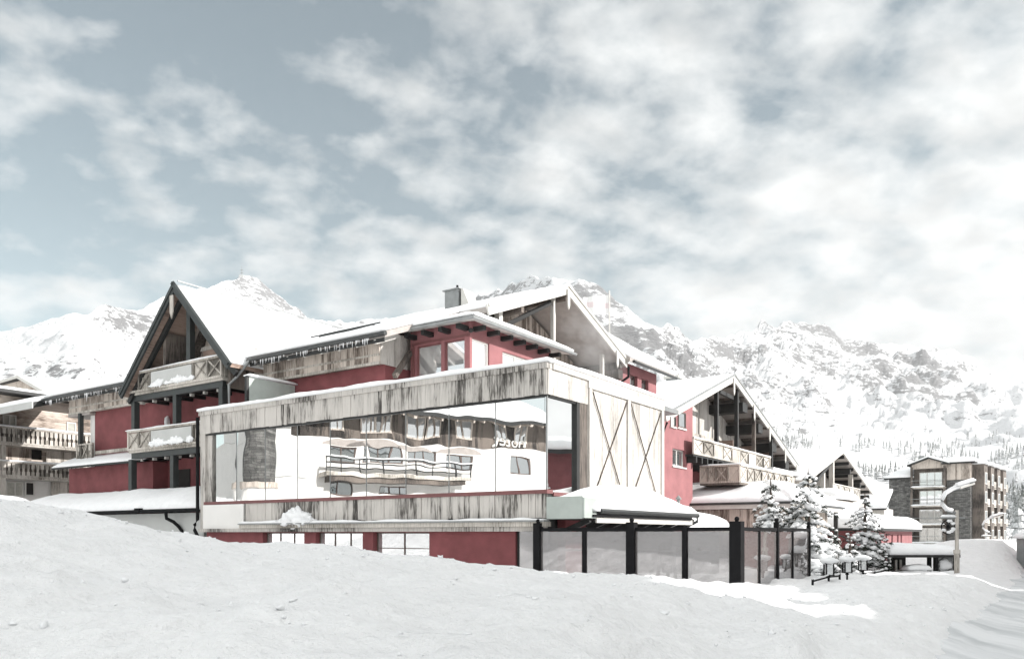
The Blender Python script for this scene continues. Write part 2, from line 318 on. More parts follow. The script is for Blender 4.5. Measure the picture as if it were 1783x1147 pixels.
def tagit(o, label=None, cat=None, group=None, kind=None):
    for k, v in (('label', label), ('category', cat), ('group', group), ('kind', kind)):
        if v: o[k] = v
SPLIT = {'band_trim', 'gutter', 'bay_rafter_ends', 'rafter_ends', 'eave_fascia', 'joists', 'joist_ends', 'bracket', 'purlin', 'purlins', 'rafters', 'soffit_rafters', 'bargeboard', 'verge_board', 'inner_rafter', 'pendant_board', 'brace', 'snow_guard', 'roof_snow', 'bay_roof_snow', 'railing_snow_strip', 'eave_board', 'roof', 'gable_roof', 'soffit', 'door_frame', 'ridge_flashing', 'crossed_slats', 'hood', 'glass_bars', 'eave_shadow_board', 'gable_band', 'head_frame', 'bay_surround'}
class Thing:
    def __init__(s, name, label, cat, base=(0, 0, -1.7), fr=None, group=None, kind=None):
        s.fr = fr or H; s.b = Vector(base); s.o = bpy.data.objects.new(name, None); col.objects.link(s.o); s.o.empty_display_size = .3
        s.o.location = s.fr.w(base); s.o.rotation_euler = (0, 0, s.fr.a); tagit(s.o, label, cat, group, kind)
    def part(s, name, mb, mat, parent=None, smooth=False, label=None):
        if name in SPLIT:
            par = list(range(len(mb.v)))
            def fd(i):
                while par[i] != i: par[i] = par[par[i]]; i = par[i]
                return i
            for f in mb.f:
                for i in f[1:]: par[fd(i)] = fd(f[0])
            gr = {}
            for f in mb.f: gr.setdefault(fd(f[0]), []).append(f)
            if 1 < len(gr) <= 40:
                last = None
                for fsx in gr.values():
                    ids = sorted({i for f in fsx for i in f}); mp_ = {v: k for k, v in enumerate(ids)}; m2 = MB(); m2.v = [mb.v[i] for i in ids]; m2.f = [tuple(mp_[i] for i in f) for f in fsx]; last = s._part(name, m2, mat, parent, smooth, label)
                return last
        return s._part(name, mb, mat, parent, smooth, label)
    def _part(s, name, mb, mat, parent=None, smooth=False, label=None):
        me = bpy.data.meshes.new(name); b = s.b; me.from_pydata([(v[0] - b.x, v[1] - b.y, v[2] - b.z) for v in mb.v], [], mb.f); me.update()
        if smooth: me.polygons.foreach_set('use_smooth', [True] * len(me.polygons))
        if isinstance(mat, (list, tuple)):
            for m in mat: me.materials.append(M[m])
        else: me.materials.append(M[mat])
        o = bpy.data.objects.new(name, me); col.objects.link(o); o.parent = parent or s.o
        if label: o['label'] = label
        return o
    def window(s, ax, lo, hi, z0, z1, pos, nx=1, nz=0, fm='frame', gm='pane', fw=.06, d=.06, name='window', parent=None, side=1):
        # frame with mullions and a pane; d = frame depth; side = outward direction sign along the normal axis
        f = MB(); lo, hi = min(lo, hi), max(lo, hi)
        def bx(m, a, b, c, e, p0, p1):
            if ax == 'x': m.box(a, b, p0, p1, c, e)
            else: m.box(p0, p1, a, b, c, e)
        p1 = pos + side * d
        bx(f, lo, hi, z0, z0 + fw, pos, p1); bx(f, lo, hi, z1 - fw, z1, pos, p1); bx(f, lo, lo + fw, z0 + fw, z1 - fw, pos, p1); bx(f, hi - fw, hi, z0 + fw, z1 - fw, pos, p1)
        for i in range(1, nx):
            u = lo + (hi - lo) * i / nx; bx(f, u - fw / 2, u + fw / 2, z0 + fw, z1 - fw, pos, p1 - side * .004)
        for i in range(1, nz + 1):
            z = z0 + (z1 - z0) * i / (nz + 1); bx(f, lo + fw, hi - fw, z - fw / 3, z + fw / 3, pos, p1 - side * .008)
        fo = s.part(name, f, fm, parent); g = MB(); bx(g, lo + fw * .5, hi - fw * .5, z0 + fw * .5, z1 - fw * .5, pos - side * .01, pos + side * .012)
        if parent is None: s.part('pane', g, gm, fo)
        else: s.part('pane', g, gm, parent)
        return fo
def copy_tree(o, parent=None):
    c = o.copy(); col.objects.link(c)
    if parent: c.parent = parent
    for ch in list(o.children): copy_tree(ch, c)
    return c
def railing(mb, p0, p1, z0, z1, segs, w=.06):
    # segs: list of (kind, f0, f1); X crossed, P solid board, B flat balusters
    a = Vector((p0[0], p0[1], 0)); d = Vector((p1[0], p1[1], 0)) - a; Ln = d.length; e = d / Ln; n = Vector((e.y, -e.x, 0)); P = lambda f, z: a + d * f + Vector((0, 0, z))
    mb.beam(P(0, z1 - .04), P(1, z1 - .04), .14, .08); mb.beam(P(0, z0 + .05), P(1, z0 + .05), .1, .1)
    for k, f0, f1 in segs:
        for f in (f0, f1): mb.beam(P(min(max(f, .04 / Ln), 1 - .04 / Ln), z0 + .1), P(min(max(f, .04 / Ln), 1 - .04 / Ln), z1 - .08), .09, .09, tuple(e))
        if k == 'X':
            mb.beam(P(f0, z0 + .1) + n * .02, P(f1, z1 - .08) + n * .02, .03, .07); mb.beam(P(f0, z1 - .08) - n * .015, P(f1, z0 + .1) - n * .015, .03, .07)
            mb.beam(P(f0, (z0 + z1) / 2) - n * .05, P(f1, (z0 + z1) / 2) - n * .05, .02, z1 - z0 - .2)
        elif k == 'P': mb.beam(P(f0, (z0 + z1) / 2), P(f1, (z0 + z1) / 2), .04, z1 - z0 - .2)
        elif k == 'B':
            m = max(2, int((f1 - f0) * Ln / .28))
            for i in range(m):
                f = f0 + (f1 - f0) * (i + .5) / m; zm = (z0 + z1) / 2
                mb.beam(P(f, z0 + .1), P(f, zm - .12), .03, .20, tuple(e)); mb.beam(P(f, zm - .12), P(f, zm + .08), .03, .12, tuple(e)); mb.beam(P(f, zm + .08), P(f, z1 - .08), .03, .21, tuple(e))
    return mb
def textmesh(s, size, depth=.03):
    cu = bpy.data.curves.new('lettering', 'FONT'); cu.body = s; cu.size = size; cu.extrude = depth; cu.align_x = 'CENTER'; cu.align_y = 'CENTER'
    o = bpy.data.objects.new('tmp', cu); col.objects.link(o); bpy.context.view_layer.update()
    me = bpy.data.meshes.new_from_object(o.evaluated_get(bpy.context.evaluated_depsgraph_get())); bpy.data.objects.remove(o); return me
def sm(x, a, b):
    t = max(0, min(1, (x - a) / (b - a))); return t * t * (3 - 2 * t)
def lerp_tab(tab, x):
    if x <= tab[0][0]: return tab[0][1]
    for (a, b), (c, d) in zip(tab, tab[1:]):
        if x <= c: return b + (d - b) * (x - a) / (c - a)
    return tab[-1][1]
def fbm(x, y, z=0, o=5, l=2.1, g=.5):
    s = 0; a = 1; v = Vector((x, y, z))
    for i in range(o): s += a * noise.noise(v); v = v * l + Vector((3.7, 1.3, 5.1)); a *= g
    return s
def ridged(x, y, z=0, o=6, l=2.05, g=.52):
    s = 0; a = 1; v = Vector((x, y, z)); pr = 1
    for i in range(o):
        n = 1 - abs(noise.noise(v)) * 2; n *= n; s += a * n * pr; pr = max(0, min(1, n * 1.6)); v = v * l + Vector((1.7, 9.2, 3.3)); a *= g
    return s
# ---------------------------------------------------------------- ground
CREST = [(-900, 800), (-300, 835), (0, 862), (80, 880), (150, 897), (230, 912), (300, 929), (350, 940), (400, 948), (500, 951), (600, 956), (700, 968), (800, 982), (900, 997), (1000, 1008), (1100, 1011), (1200, 1018), (1290, 1031), (1350, 1043), (1400, 1060), (1500, 1120)]
def ground_z(X, Y):
    x, y = H.inv(X, Y)
    # base level of the village, road side bank, garden terrace
    z = -1.75
    bank = sm(x, 10.6, 8.7) * (.44 + .12 * fbm(y * .3, 7.7, 0, 3) - .16 * sm(y, 10, 14) * sm(y, 22, 18)) * sm(y, -14, -6)
    bank += sm(x, 10.6, 9.2) * (1.0 * sm(y, 18.5, 23) * sm(y, 46, 36)) * sm(x, 3.5, 7.5)   # tall bank further along the road
    bank += .9 * sm(x, 19, 21.5) * sm(x, 30, 24) * sm(y, 5, 12)
    z += bank
    z -= .25 * sm(x, 5.2, 3.5) * sm(y, 4, 9)
    if Y > .5:
        k = X / max(Y, 3.0); px = CX + k * F; Yc = 15.0
        zc = (HOR - lerp_tab(CREST, px)) / F * Yc
        rt = sm(px, 980, 1250); near = -1.7 + (.9 - .42 * rt) * sm(Y, 1.6, 5.0)
        t = sm(Y, 4.0, Yc) if Y < Yc else 1
        t2 = max(0, min(1, (Y - 4.2) / (Yc - 4.2))); t2 = t2 * (1 - rt) + rt * sm(Y, 10.2, 15.4)
        m = near * (1 - t2) + zc * t2 + .10 * math.sin(t2 * math.pi)
        if Y > Yc:
            d = Y - Yc; m = zc - (.04 * d * d if d < 3 else .36 + .24 * (d - 3)) * (1.0 if px < 1050 else .5)
            m = max(m, z)
        g = sm(x, 10.2, 8.9) * sm(px, 1440, 1385)
        g *= 1 - sm(Y, Yc + 1.5, Yc + 8) * (1 if px > 300 else .3)
        z = z * (1 - g) + max(m, z if px > 1200 else -9) * g
    else:
        g = sm(x, 10.2, 8.9); z = z * (1 - g) + (-.8) * g
    nf = sm(math.hypot(X, Y), 70, 25)
    snowy = sm(x, 10.1, 9.2) + sm(x, 19.5, 21)
    z += snowy * (.08 * fbm(X * .35, Y * .35, 0, 3) + .12 * fbm(X * .95, Y * .95, 3, 4, 2.1, .50) * nf)
    if abs(X) < 40 and Y < 26: z += snowy * .030 * ridged(X * 1.7, Y * 1.7, 1, 4) + .022 * fbm(X * 3.5, Y * 3.5, 7, 3)
    z += (1 - min(1, snowy)) * .015 * fbm(x * 1.2, y * .2, 2, 3)
    return z
def axis(lo, hi, d0, c=0, g=1.045, fine=10):
    out = [c]; x = c; d = d0
    while x < hi: x += d; d = d0 if x < c + fine else d * g; out.append(x)
    x = c; d = d0
    while x > lo: x -= d; d = d0 if x > c - fine else d * g; out.insert(0, x)
    return out
xs = axis(-900, 900, .12, 1, 1.045, 13); ys = axis(-150, 1500, .11, 11, 1.045, 9)
def wob(y): return .45 * fbm(y * .22 + 3, 1.1, 0, 4) + .10 * fbm(y * 1.9, 4.4, 0, 2)
def under_road(X, Y): x, y = H.inv(X, Y); x += wob(y); return .12 * sm(x, 9.9, 10.5) * sm(x, 18.8, 18.1)
vs = [(X, Y, ground_z(X, Y) + EYE - under_road(X, Y)) for Y in ys for X in xs]; nx = len(xs)
fs = [(j * nx + i, j * nx + i + 1, (j + 1) * nx + i + 1, (j + 1) * nx + i) for j in range(len(ys) - 1) for i in range(nx - 1)]
me = bpy.data.meshes.new('snow_ground'); me.from_pydata(vs, [], fs); me.update(); me.polygons.foreach_set('use_smooth', [True] * len(fs))
me.materials.append(M['snow']); go = bpy.data.objects.new('snow_ground', me); col.objects.link(go); go['kind'] = 'structure'
# road: a sheet just above the ground
rx = [9.0 + i * .2 for i in range(53)]; ry = axis(-60, 120, .2, 2, 1.03, 16); vs = []
for y in ry:
    for i, x in enumerate(rx):
        xx = x; p = H.w((xx, y, 0)); vs.append((p.x, p.y, ground_z(p.x, p.y) + EYE + .012 - .22 * sm(x + wob(y), 10.35, 9.6) - .22 * sm(x, 18.6, 19.3)))
nx = len(rx); fs = [(j * nx + i, j * nx + i + 1, (j + 1) * nx + i + 1, (j + 1) * nx + i) for j in range(len(ry) - 1) for i in range(nx - 1)]
me = bpy.data.meshes.new('road'); me.from_pydata(vs, [], fs); me.polygons.foreach_set('use_smooth', [True] * len(fs)); me.materials.append(M['road']); ro = bpy.data.objects.new('road', me); col.objects.link(ro); ro['kind'] = 'structure'

# ---------------------------------------------------------------- mountains (one heightfield round the valley)
RIDGE = [(-2600, 640), (-1500, 600), (-600, 590), (-200, 590), (0, 577), (60, 556), (130, 537), (190, 529), (240, 528), (280, 521), (330, 506), (362, 497), (392, 484), (420, 477), (450, 489), (480, 509), (510, 530), (535, 548), (600, 554), (700, 558), (770, 548), (830, 520), (875, 502), (905, 484), (935, 478), (965, 474), (1010, 479), (1050, 500), (1100, 543), (1150, 562), (1200, 584), (1250, 586), (1300, 573), (1340, 561), (1380, 552), (1420, 561), (1470, 588), (1500, 598), (1560, 596), (1620, 600), (1660, 603), (1700, 625), (1740, 645), (1783, 660), (1900, 680), (2600, 640), (4500, 620)]
DIST = [(-2600, 1500), (-200, 1100), (150, 1100), (300, 1500), (420, 2000), (530, 2200), (800, 2200), (960, 1700), (1150, 1500), (1380, 2300), (1650, 2500), (1783, 2300), (4500, 2500)]
SHOULDER = [(-2600, .14), (-200, .15), (0, .15), (300, .14), (500, .13), (900, .13), (1150, .155), (1300, .12), (1500, .105), (1783, .10), (4500, .12)]
def mtn(k, q):
    # k tangent of azimuth; q 0 at the foot .. 1 crest .. 1.25 beyond
    px = CX + k * F; rc = lerp_tab(DIST, px); ec = (HOR - lerp_tab(RIDGE, px)) / F; es = lerp_tab(SHOULDER, px)
    r0 = 170; r = r0 + (rc - r0) * q
    if q < .42: e = .0 + es * (q / .42) ** 1.15
    elif q <= 1: t = (q - .42) / .58; e = es + (ec - es) * (t ** 1.25 * .55 + t * .45)
    else: e = ec * (1 - (q - 1) * 1.6)
    X = k * r; Y = r; h = r * e
    rough = sm(q, .30, .75) * (1 - .45 * sm(q, .9, 1.0)) * (1 - .75 * math.exp(-((px - 430) / 100) ** 2))
    h += rough * rc * (.012 * (ridged(X * .005, Y * .005, 0, 8, 2.05, .48) - 1.0) + .009 * fbm(X * .02, Y * .02, 5, 5, 2.1, .6))
    h += (1 - rough) * sm(q, .03, .2) * rc * .010 * fbm(X * .006, Y * .006, 1, 4)
    return X, Y, h - 2.6 * sm(q, .25, 0)
NK, NQ = 620, 230; vs = []
for j in range(NQ + 1):
    q = 1.22 * j / NQ
    for i in range(NK + 1):
        a = -62 + 124 * i / NK; k = math.tan(R(a)); X, Y, h = mtn(k, q); vs.append((X, Y, h + EYE))
nx = NK + 1; fs = [(j * nx + i, j * nx + i + 1, (j + 1) * nx + i + 1, (j + 1) * nx + i) for j in range(NQ) for i in range(NK)]
me = bpy.data.meshes.new('mountains'); me.from_pydata(vs, [], fs); me.update(); me.polygons.foreach_set('use_smooth', [True] * len(fs)); me.materials.append(M['rock'])
mo = bpy.data.objects.new('mountains', me); col.objects.link(mo); mo['kind'] = 'structure'

# mast on the conical peak
k = (421 - CX) / F; mx_, my_, mz_ = mtn(k, .995)
mt = Thing('radio_mast', 'thin lattice mast standing on top of the pointed snowy peak left of centre', 'mast', (mx_, my_, mz_), WF)
b = MB().tube([(mx_, my_, mz_ - 5), (mx_, my_, mz_ + 26)], 1.1, 6, .4)
for zz_ in (8, 15): b.box(mx_ - 3.4, mx_ + 3.4, my_ - 1, my_ + 1, mz_ + zz_, mz_ + zz_ + 1.2)
mt.part('mast_pole', b, 'zinc'); mt.part('station_hut', MB().box(mx_ - 6, mx_ + 5, my_ - 3, my_ + 3, mz_ - 4, mz_ + 3.2), 'greyplaster')

# hillside conifers
def far_tree_mesh(name, seed):
    rnd = random.Random(seed); m = MB(); n = 8
    m.tube([(0, 0, -.6), (0, 0, 2)], .16, 5)
    for lv in range(6):
        z0 = .9 + lv * 1.25; r = 1.9 * (1 - lv / 6.6) * rnd.uniform(.85, 1.15); ring = []
        for j in range(n):
            t = 2 * math.pi * (j + rnd.uniform(-.2, .2)) / n; rr = r * rnd.uniform(.62, 1.2); ring.append((rr * math.cos(t), rr * math.sin(t), z0 - rnd.uniform(0, .35)))
        m.add(ring + [(rnd.uniform(-.1, .1), rnd.uniform(-.1, .1), z0 + 2.1)], [(j, (j + 1) % n, n) for j in range(n)] + [tuple(range(n))[::-1]])
    me = bpy.data.meshes.new(name); me.from_pydata(m.v, [], m.f); me.materials.append(M['fartree']); return me, m
protos = [far_tree_mesh('hill_conifer', s) for s in (1, 2, 3, 4)]
rnd = random.Random(11); spots = []; far = []
tries = 0
while len(spots) + len(far) < 1700 and tries < 60000:
    tries += 1; px = rnd.uniform(1330, 1990); q = rnd.uniform(.03, .62); k = (px - CX) / F; X, Y, h = mtn(k, q)
    py = HOR - h / Y * F
    d = fbm(X * .012, Y * .012, 4, 3) + .12 * (1 if px > 1560 else 0) - .35 * sm(q, .40, .55) + .14 * sm(py, 760, 830) * (1 if px > 1600 else -.2)
    if d < .10 + .25 * rnd.random(): continue
    (spots if Y < 640 else far).append((Y, X, h))
spots.sort(); far = spots[260:] + far; spots = spots[:260]
for i, (Y, X, h) in enumerate(spots):
    o = bpy.data.objects.new('hill_conifer', protos[i % 4][0]); col.objects.link(o); o.location = (X, Y, h + EYE - .3); s = rnd.uniform(.8, 1.7)
    o.scale = (s, s, s * rnd.uniform(.9, 1.25)); o.rotation_euler = (0, 0, rnd.uniform(0, 6))
    tagit(o, 'snow-dusted conifer on the hillside beyond the village, one of many alike', 'conifer', 'conifers scattered over the lower hillside')
m = MB()
for i, (Y, X, h) in enumerate(far):
    p = protos[i % 4][1]; s = rnd.uniform(.8, 1.5); m.add([(v[0] * s + X, v[1] * s + Y, v[2] * s * 1.1 + h + EYE) for v in p.v], p.f)
me = bpy.data.meshes.new('distant_wood'); me.from_pydata(m.v, [], m.f); me.materials.append(M['fartree']); o = bpy.data.objects.new('distant_wood', me); col.objects.link(o)
tagit(o, 'distant scattered conifer wood higher on the snowy slope', 'wood', None, 'stuff')

# loose clods broken off the ploughed bank
rnd = random.Random(5); m = MB()
for i in range(750):
    k = rnd.uniform(-.66, .62); Y = rnd.uniform(4.6, 15.6) if i % 3 else rnd.uniform(12.5, 15.4); X = k * Y
    if H.inv(X, Y)[0] > 9.7 or noise.noise(Vector((X * .7, Y * .7, 4))) < -.12: continue
    r = rnd.uniform(.006, .018) * (1 + 1.6 * rnd.random() ** 5) * (.6 + Y / 16); z = ground_z(X, Y) + EYE
    m.blob((X, Y, z + r * .25), r * rnd.uniform(.8, 1.5), r * rnd.uniform(.8, 1.4), r * rnd.uniform(.5, .9), 6, 4, .5, i % 37)
me = bpy.data.meshes.new('snow_clods'); me.from_pydata(m.v, [], m.f); me.polygons.foreach_set('use_smooth', [True] * len(m.f)); me.materials.append(M['roofsnow']); o = bpy.data.objects.new('snow_clods', me); col.objects.link(o)
tagit(o, 'small loose clods of snow scattered over the near bank', 'snow', None, 'stuff')
# ================================================================ glazed annex (corner at the frame origin; x right-front, y back)
AX0 = -15.63; AY1 = 7.6
A = Thing('glazed_annex', 'flat-roofed restaurant annex with mirror glazing under weathered grey planks', 'building')
fx = lambda px, y=0: H.Y(px, 900, y)[0]
A.part('core_wall', MB().box(AX0 + .3, -.35, .45, AY1, .1, 4.35), 'void')
A.part('flat_roof', MB().box(AX0 + .05, -.02, .05, AY1 + 1.5, 4.36, 4.52), 'zinc')
b = MB().boards((AX0, 0), (0, 0), 3.80, 4.50, .19, .035, .02, 3, .006, .012)
A.part('plank_parapet', b, 'grey_wood', label='weathered grey and blackened vertical planks above the long glazing')
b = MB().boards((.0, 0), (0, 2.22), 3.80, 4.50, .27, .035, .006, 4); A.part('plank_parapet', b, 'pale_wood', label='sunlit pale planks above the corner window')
cp = MB().box(AX0 - .03, .05, -.09, .18, 4.50, 4.66); A.part('coping_board', cp, 'grey_wood')
A.part('coping_board', MB().box(-.16, .09, .19, AY1, 4.50, 4.68), 'pale_wood')
A.part('parapet_backing', MB().box(AX0, -.003, .01, .2, 3.82, 4.49).box(-.25, -.01, .21, AY1, 3.82, 4.49), 'dark')
A.part('roof_snow', MB().snow([(AX0 - .08, -.14, 4.67), (.12, -.14, 4.67), (.12, AY1, 4.67), (AX0 - .08, AY1, 4.67)], .17, (90, 36), .05, .3, 2, .55), 'roofsnow', smooth=True)
# glazing band
zb, zt = 1.20, 3.78
A.part('head_frame', MB().box(AX0 + .2, -.02, -.005, .14, 3.74, 3.81).box(-.14, -.005, .14, 2.1, 3.74, 3.81), 'dark')
A.part('sill_frame', MB().box(fx(357), .03, -.06, .25, 1.10, 1.21).box(-.25, .05, .26, 2.2, 1.04, 1.15), 'redframe')
edges = [374, 410, 460, 516, 573, 636, 705, 780, 861, 947]
for i in range(len(edges) - 1):
    x0 = fx(edges[i]); x1 = fx(edges[i + 1]) - .015
    t = [.004, -.006, .009, -.002, .003, -.003, .002, -.002, .0][i] * (x1 - x0)
    A.part('glass_pane', MB().prism([(x0, .06, zb), (x1, .06 + t, zb), (x1, .06 + t, zt), (x0, .06, zt)], (0, .03, 0)), 'mirror')
    if i: A.part('glazing_joint', MB().box(x0 - .018, x0 - .002, .045, .058, zb, zt), 'zinc')
y1 = H.X(1003, 800, 0)[0]; y2 = H.X(1020, 800, 0)[0]
A.part('glass_pane', MB().box(-.09, -.06, .02, y1, 1.14, zt), 'mirror', label='corner pane facing the sunny side')
A.part('corner_joint', MB().box(-.06, -.02, .02, .06, 1.14, zt), 'zinc')
A.part('side_post', MB().box(-.2, .03, y1, y1 + .16, 1.1, 3.8), 'dark'); A.part('side_post', MB().box(-.2, .02, y1 + .165, y2 + .05, .8, 3.8), 'brown_wood')
# left end posts, drain pipe
A.part('corner_post', MB().box(AX0, AX0 + .30, -.03, .3, .2, 3.80), 'grey_wood'); A.part('corner_post', MB().box(AX0 + .31, AX0 + .62, .06, .3, 1.15, 3.80), 'grey_wood')
A.part('end_wall', MB().box(AX0 + .01, AX0 + .28, .31, AY1, -1.7, 4.34), 'brown_wood')
A.part('drainpipe', MB().tube([(AX0 - .10, -.08, 4.45), (AX0 - .10, -.08, .55), (AX0 - .26, -.1, .35), (AX0 - .26, -.1, .15), (AX0 - .02, -.1, -.15), (AX0 - .02, -.1, -1.0)], .065, 10), 'black')
# spandrel band, ledge, ground floor
xp = fx(428)
A.part('spandrel_planks', MB().boards((xp, .02), (0, .02), .44, 1.10, .2, .03, .03, 9, .008, .02), 'grey_wood', label='weathered planks with dark stains rising from the ledge')
A.part('spandrel_backing', MB().box(AX0 + .3, -.003, .03, .4, .18, 1.09), 'dark')
A.part('ledge', MB().box(xp - .05, .06, -.26, .1, .20, .33), 'rail_wood'); A.part('ledge_flashing', MB().box(xp - .05, .09, -.32, .0, .333, .37), 'zinc')
A.part('ledge_board', MB().box(AX0 + .05, -.0, -.16, .02, .07, .195), 'grey_wood')
sn = MB().snow([(xp - .05, -.30, .372), (.05, -.30, .372), (.05, .0, .372), (xp - .05, .0, .372)], .07, (110, 4), .05, .12, 5, .3)
A.part('ledge_snow', sn, 'roofsnow', smooth=True)
xl = fx(522); b = MB()
for dx, dy, r, s in ((-.62, -.1, .13, 1), (-.3, -.12, .22, 2), (.0, -.1, .30, 3), (.28, -.12, .24, 4), (.55, -.1, .15, 5), (-.1, -.14, .26, 6), (.8, -.12, .09, 7), (-.85, -.12, .08, 8)): b.blob((xl + dx, dy - .03, .38 + r * .55), r * 1.35, .17, r, 18, 12, .55, s)
A.part('snow_heap', b, 'roofsnow', smooth=True, label='lump of snow stuck on the ledge against the planks')
A.part('white_board', MB().box(fx(357), fx(427), -.09, -.03, .09, 1.09), 'plaster', label='blank white board at the lower left corner')
zg0, zg1 = -2.0, .05
holes = [(fx(456), fx(528), zg0, zg1), (fx(548), fx(630), zg0, zg1), (fx(648), fx(746), zg0, zg1)]
xr = fx(896)
A.part('ground_floor_wall', MB().cells('x', AX0 + .3, xr, zg0, .17, .04, .3, [(h[0], h[1], -2.1, .05) for h in holes]), 'red')
A.part('ground_floor_core', MB().box(AX0 + .35, xr - .02, .42, AY1, zg0, .1), 'red')
for i, h in enumerate(holes): A.window('x', h[0], h[1], -.95, zg1, .26, 3 if i < 2 else 2, 1 if i == 2 else 0, 'frame', 'bright_pane', .04, .04, side=-1)
A.part('recess_wall', MB().box(xr, -1.0, 1.2, 1.4, zg0, .1), 'red')
A.window('x', xr + .02, .0, -1.6, .12, .16, 2, 0, 'dark', 'fence_glass', .05, .05, side=-1)
# right-hand plank wall with crossed boards
yA = y2 + .05; yB = AY1 - .02; ym = H.X(1092, 800, 0)[0]
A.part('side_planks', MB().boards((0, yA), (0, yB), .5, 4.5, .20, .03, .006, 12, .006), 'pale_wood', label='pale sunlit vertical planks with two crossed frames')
A.part('side_backing', MB().box(-.3, -.003, yA, yB, -1.7, 4.49), 'dark')
tr = MB()
for y in (yA + .12, ym, yB - .1): tr.box(.035, .085, y - .09, y + .09, .5, 4.28)
tr.box(.035, .09, yA, yB, 4.29, 4.5)
A.part('side_trim', tr, 'pale_wood')
cr = MB()
for a0, a1 in ((yA + .24, ym - .12), (ym + .12, yB - .22)):
    cr.beam((.075, a0, 4.22), (.075, a1, .7), .03, .028); cr.beam((.060, a0, 1.0), (.060, a1, 4.22), .03, .028)
A.part('crossed_slats', cr, 'brown_wood')
# entrance canopy along the right side
cx = 1.14
cn = A.part('canopy', MB().slab([(0.0, -.05, .74), (cx, -.05, .58), (cx, 7.5, .58), (0, 7.5, .74)], .10), 'zinc', label='low canopy running along the sunny side over the terrace')
A.part('end_panel', MB().box(.05, cx + .02, -.12, -.055, .40, 1.00).box(cx + .025, cx + .08, -.12, .55, .42, .96), 'green', cn, label='pale green end panel')
A.part('gutter', MB().tube([(cx + .16, .6, .62), (cx + .16, 7.6, .62)], .075, 8), 'gutter', cn)
A.part('edge_board', MB().box(cx + .03, cx + .08, .56, 7.5, .30, .50), 'white_fascia', cn)
A.part('lower_rail', MB().box(cx + .09, cx + .14, .3, 7.2, .46, .52), 'black', cn)
A.part('spout', MB().tube([(cx + .16, 7.55, .6), (cx + .16, 7.55, .42), (cx - .1, 7.1, .2), (cx - .1, 7.1, -.2)], .05), 'gutter', cn)
b = MB()
for i in range(8): y = .4 + i * .98; b.beam((.03, y, -.05), (cx - .05, y, .38), .10, .14)
A.part('bracket', b, 'dark', cn); A.part('soffit_beam', MB().box(.02, cx, .0, 7.4, .39, .46), 'dark', cn)
sn = MB().snow([(.05, .15, .75), (cx + .18, .35, .60), (cx + .18, 7.5, .62), (.05, 7.5, .75)], .30, (8, 50), .08, .5, 8, .35)
for i, v in enumerate(sn.v):
    hmp = .50 * math.exp(-(abs(v[1] - 3.5) / 2.5) ** 3.2) * math.sqrt(sm(v[0], cx + .25, cx - .9)) * (1 + .16 * noise.noise(Vector((v[0] * 1.7, v[1] * 1.3, 2)))) + .12 * math.exp(-((v[1] - 5.8) / 1.0) ** 2)
    if v[2] > .78: sn.v[i] = (v[0], v[1], v[2] + hmp)
A.part('canopy_snow', sn, 'roofsnow', cn, True, label='thick rounded hump of snow')
A.part('roof_vent', MB().tube([(.6, 7.6, .7), (.6, 7.6, 1.2)], .06).cone((.6, 7.6, 1.2), (.6, 7.6, 1.34), .13, 8), 'zinc', cn)
A.part('ground_wall', MB().box(-.28, -.02, 1.0, AY1, -1.8, .49), 'red')
# stair head on the roof
sx, sz = H.Y(463, 659, 2.0)
t = Thing('roof_wind_screen', 'pale green screen panel with a white snow cap standing on the annex roof', 'screen', (sx, 2, 4.6))
t.part('screen_panel', MB().prism([(sx, 1.2, 4.5), (sx, 3.45, 4.5), (sx, 3.45, 6.05), (sx, 1.2, 6.05)], (-.08, 0, 0)), 'green')
t.part('corner_post', MB().box(sx - .10, sx + .02, 1.08, 1.195, 4.5, 6.08), 'dark'); t.part('snow_cap', MB().snow([(sx - .2, 1.1, 6.09), (sx + .12, 1.1, 6.09), (sx + .12, 3.5, 6.09), (sx - .2, 3.5, 6.09)], .10, (4, 16), .03, .12, 4), 'roofsnow', smooth=True)

# ================================================================ main hotel building
RZ = 11.2; RY = 12.77; SL = .385; EY = 2.5; GX = -7.0; RXL = -33.2
rz = lambda y: RZ - SL * abs(RY - y)
Hm = Thing('hotel_main_building', 'large dark red chalet hotel with a steep front gable and snow-covered roof behind the annex', 'building', (-18, 10, -1.7))
wy = 3.5; xW0 = -29.97; xW1 = -9.35
fh = lambda px, py, y=wy: H.Y(px, py, y)
Hm.part('red_wall', MB().box(xW0, xW1, wy, 21.5, -1.7, 6.35), 'red')
Hm.part('upper_wall', MB().prism([(-9.5, wy + .1, 6.34), (-9.5, 21.9, 6.34), (-9.5, 21.9, rz(21.9) - .35), (-9.5, RY, RZ - .35), (-9.5, wy + .1, rz(wy + .1) - .35)], (-20.4, 0, 0)), 'warm_wood')
# plank band
for xa_, xb_, sd_ in ((-16.6, xW1 + .02, 21), (-32.0, -24.1, 22)): Hm.part('plank_band', MB().boards((xa_, wy - .28), (xb_, wy - .28), 6.33, 7.38, .17, .03, .02, sd_).box(xa_, xb_ - .02, wy - .28, wy + .1, 6.36, 7.36), 'warm_wood')
Hm.part('plank_band_end', MB().boards((xW1 + .003, wy - .28), (xW1 + .003, 4.7), 6.33, 7.6, .16, .03, .01, 23), 'pale_wood')
Hm.part('band_trim', MB().box(-16.6, xW1 + .04, wy - .36, wy - .31, 6.30, 6.40).box(-32.0, -24.1, wy - .36, wy - .31, 6.30, 6.40).box(-16.6, xW1 + .04, wy - .345, wy - .312, 6.62, 6.70).box(-32, -24.1, wy - .345, wy - .312, 6.62, 6.70), 'rail_wood')
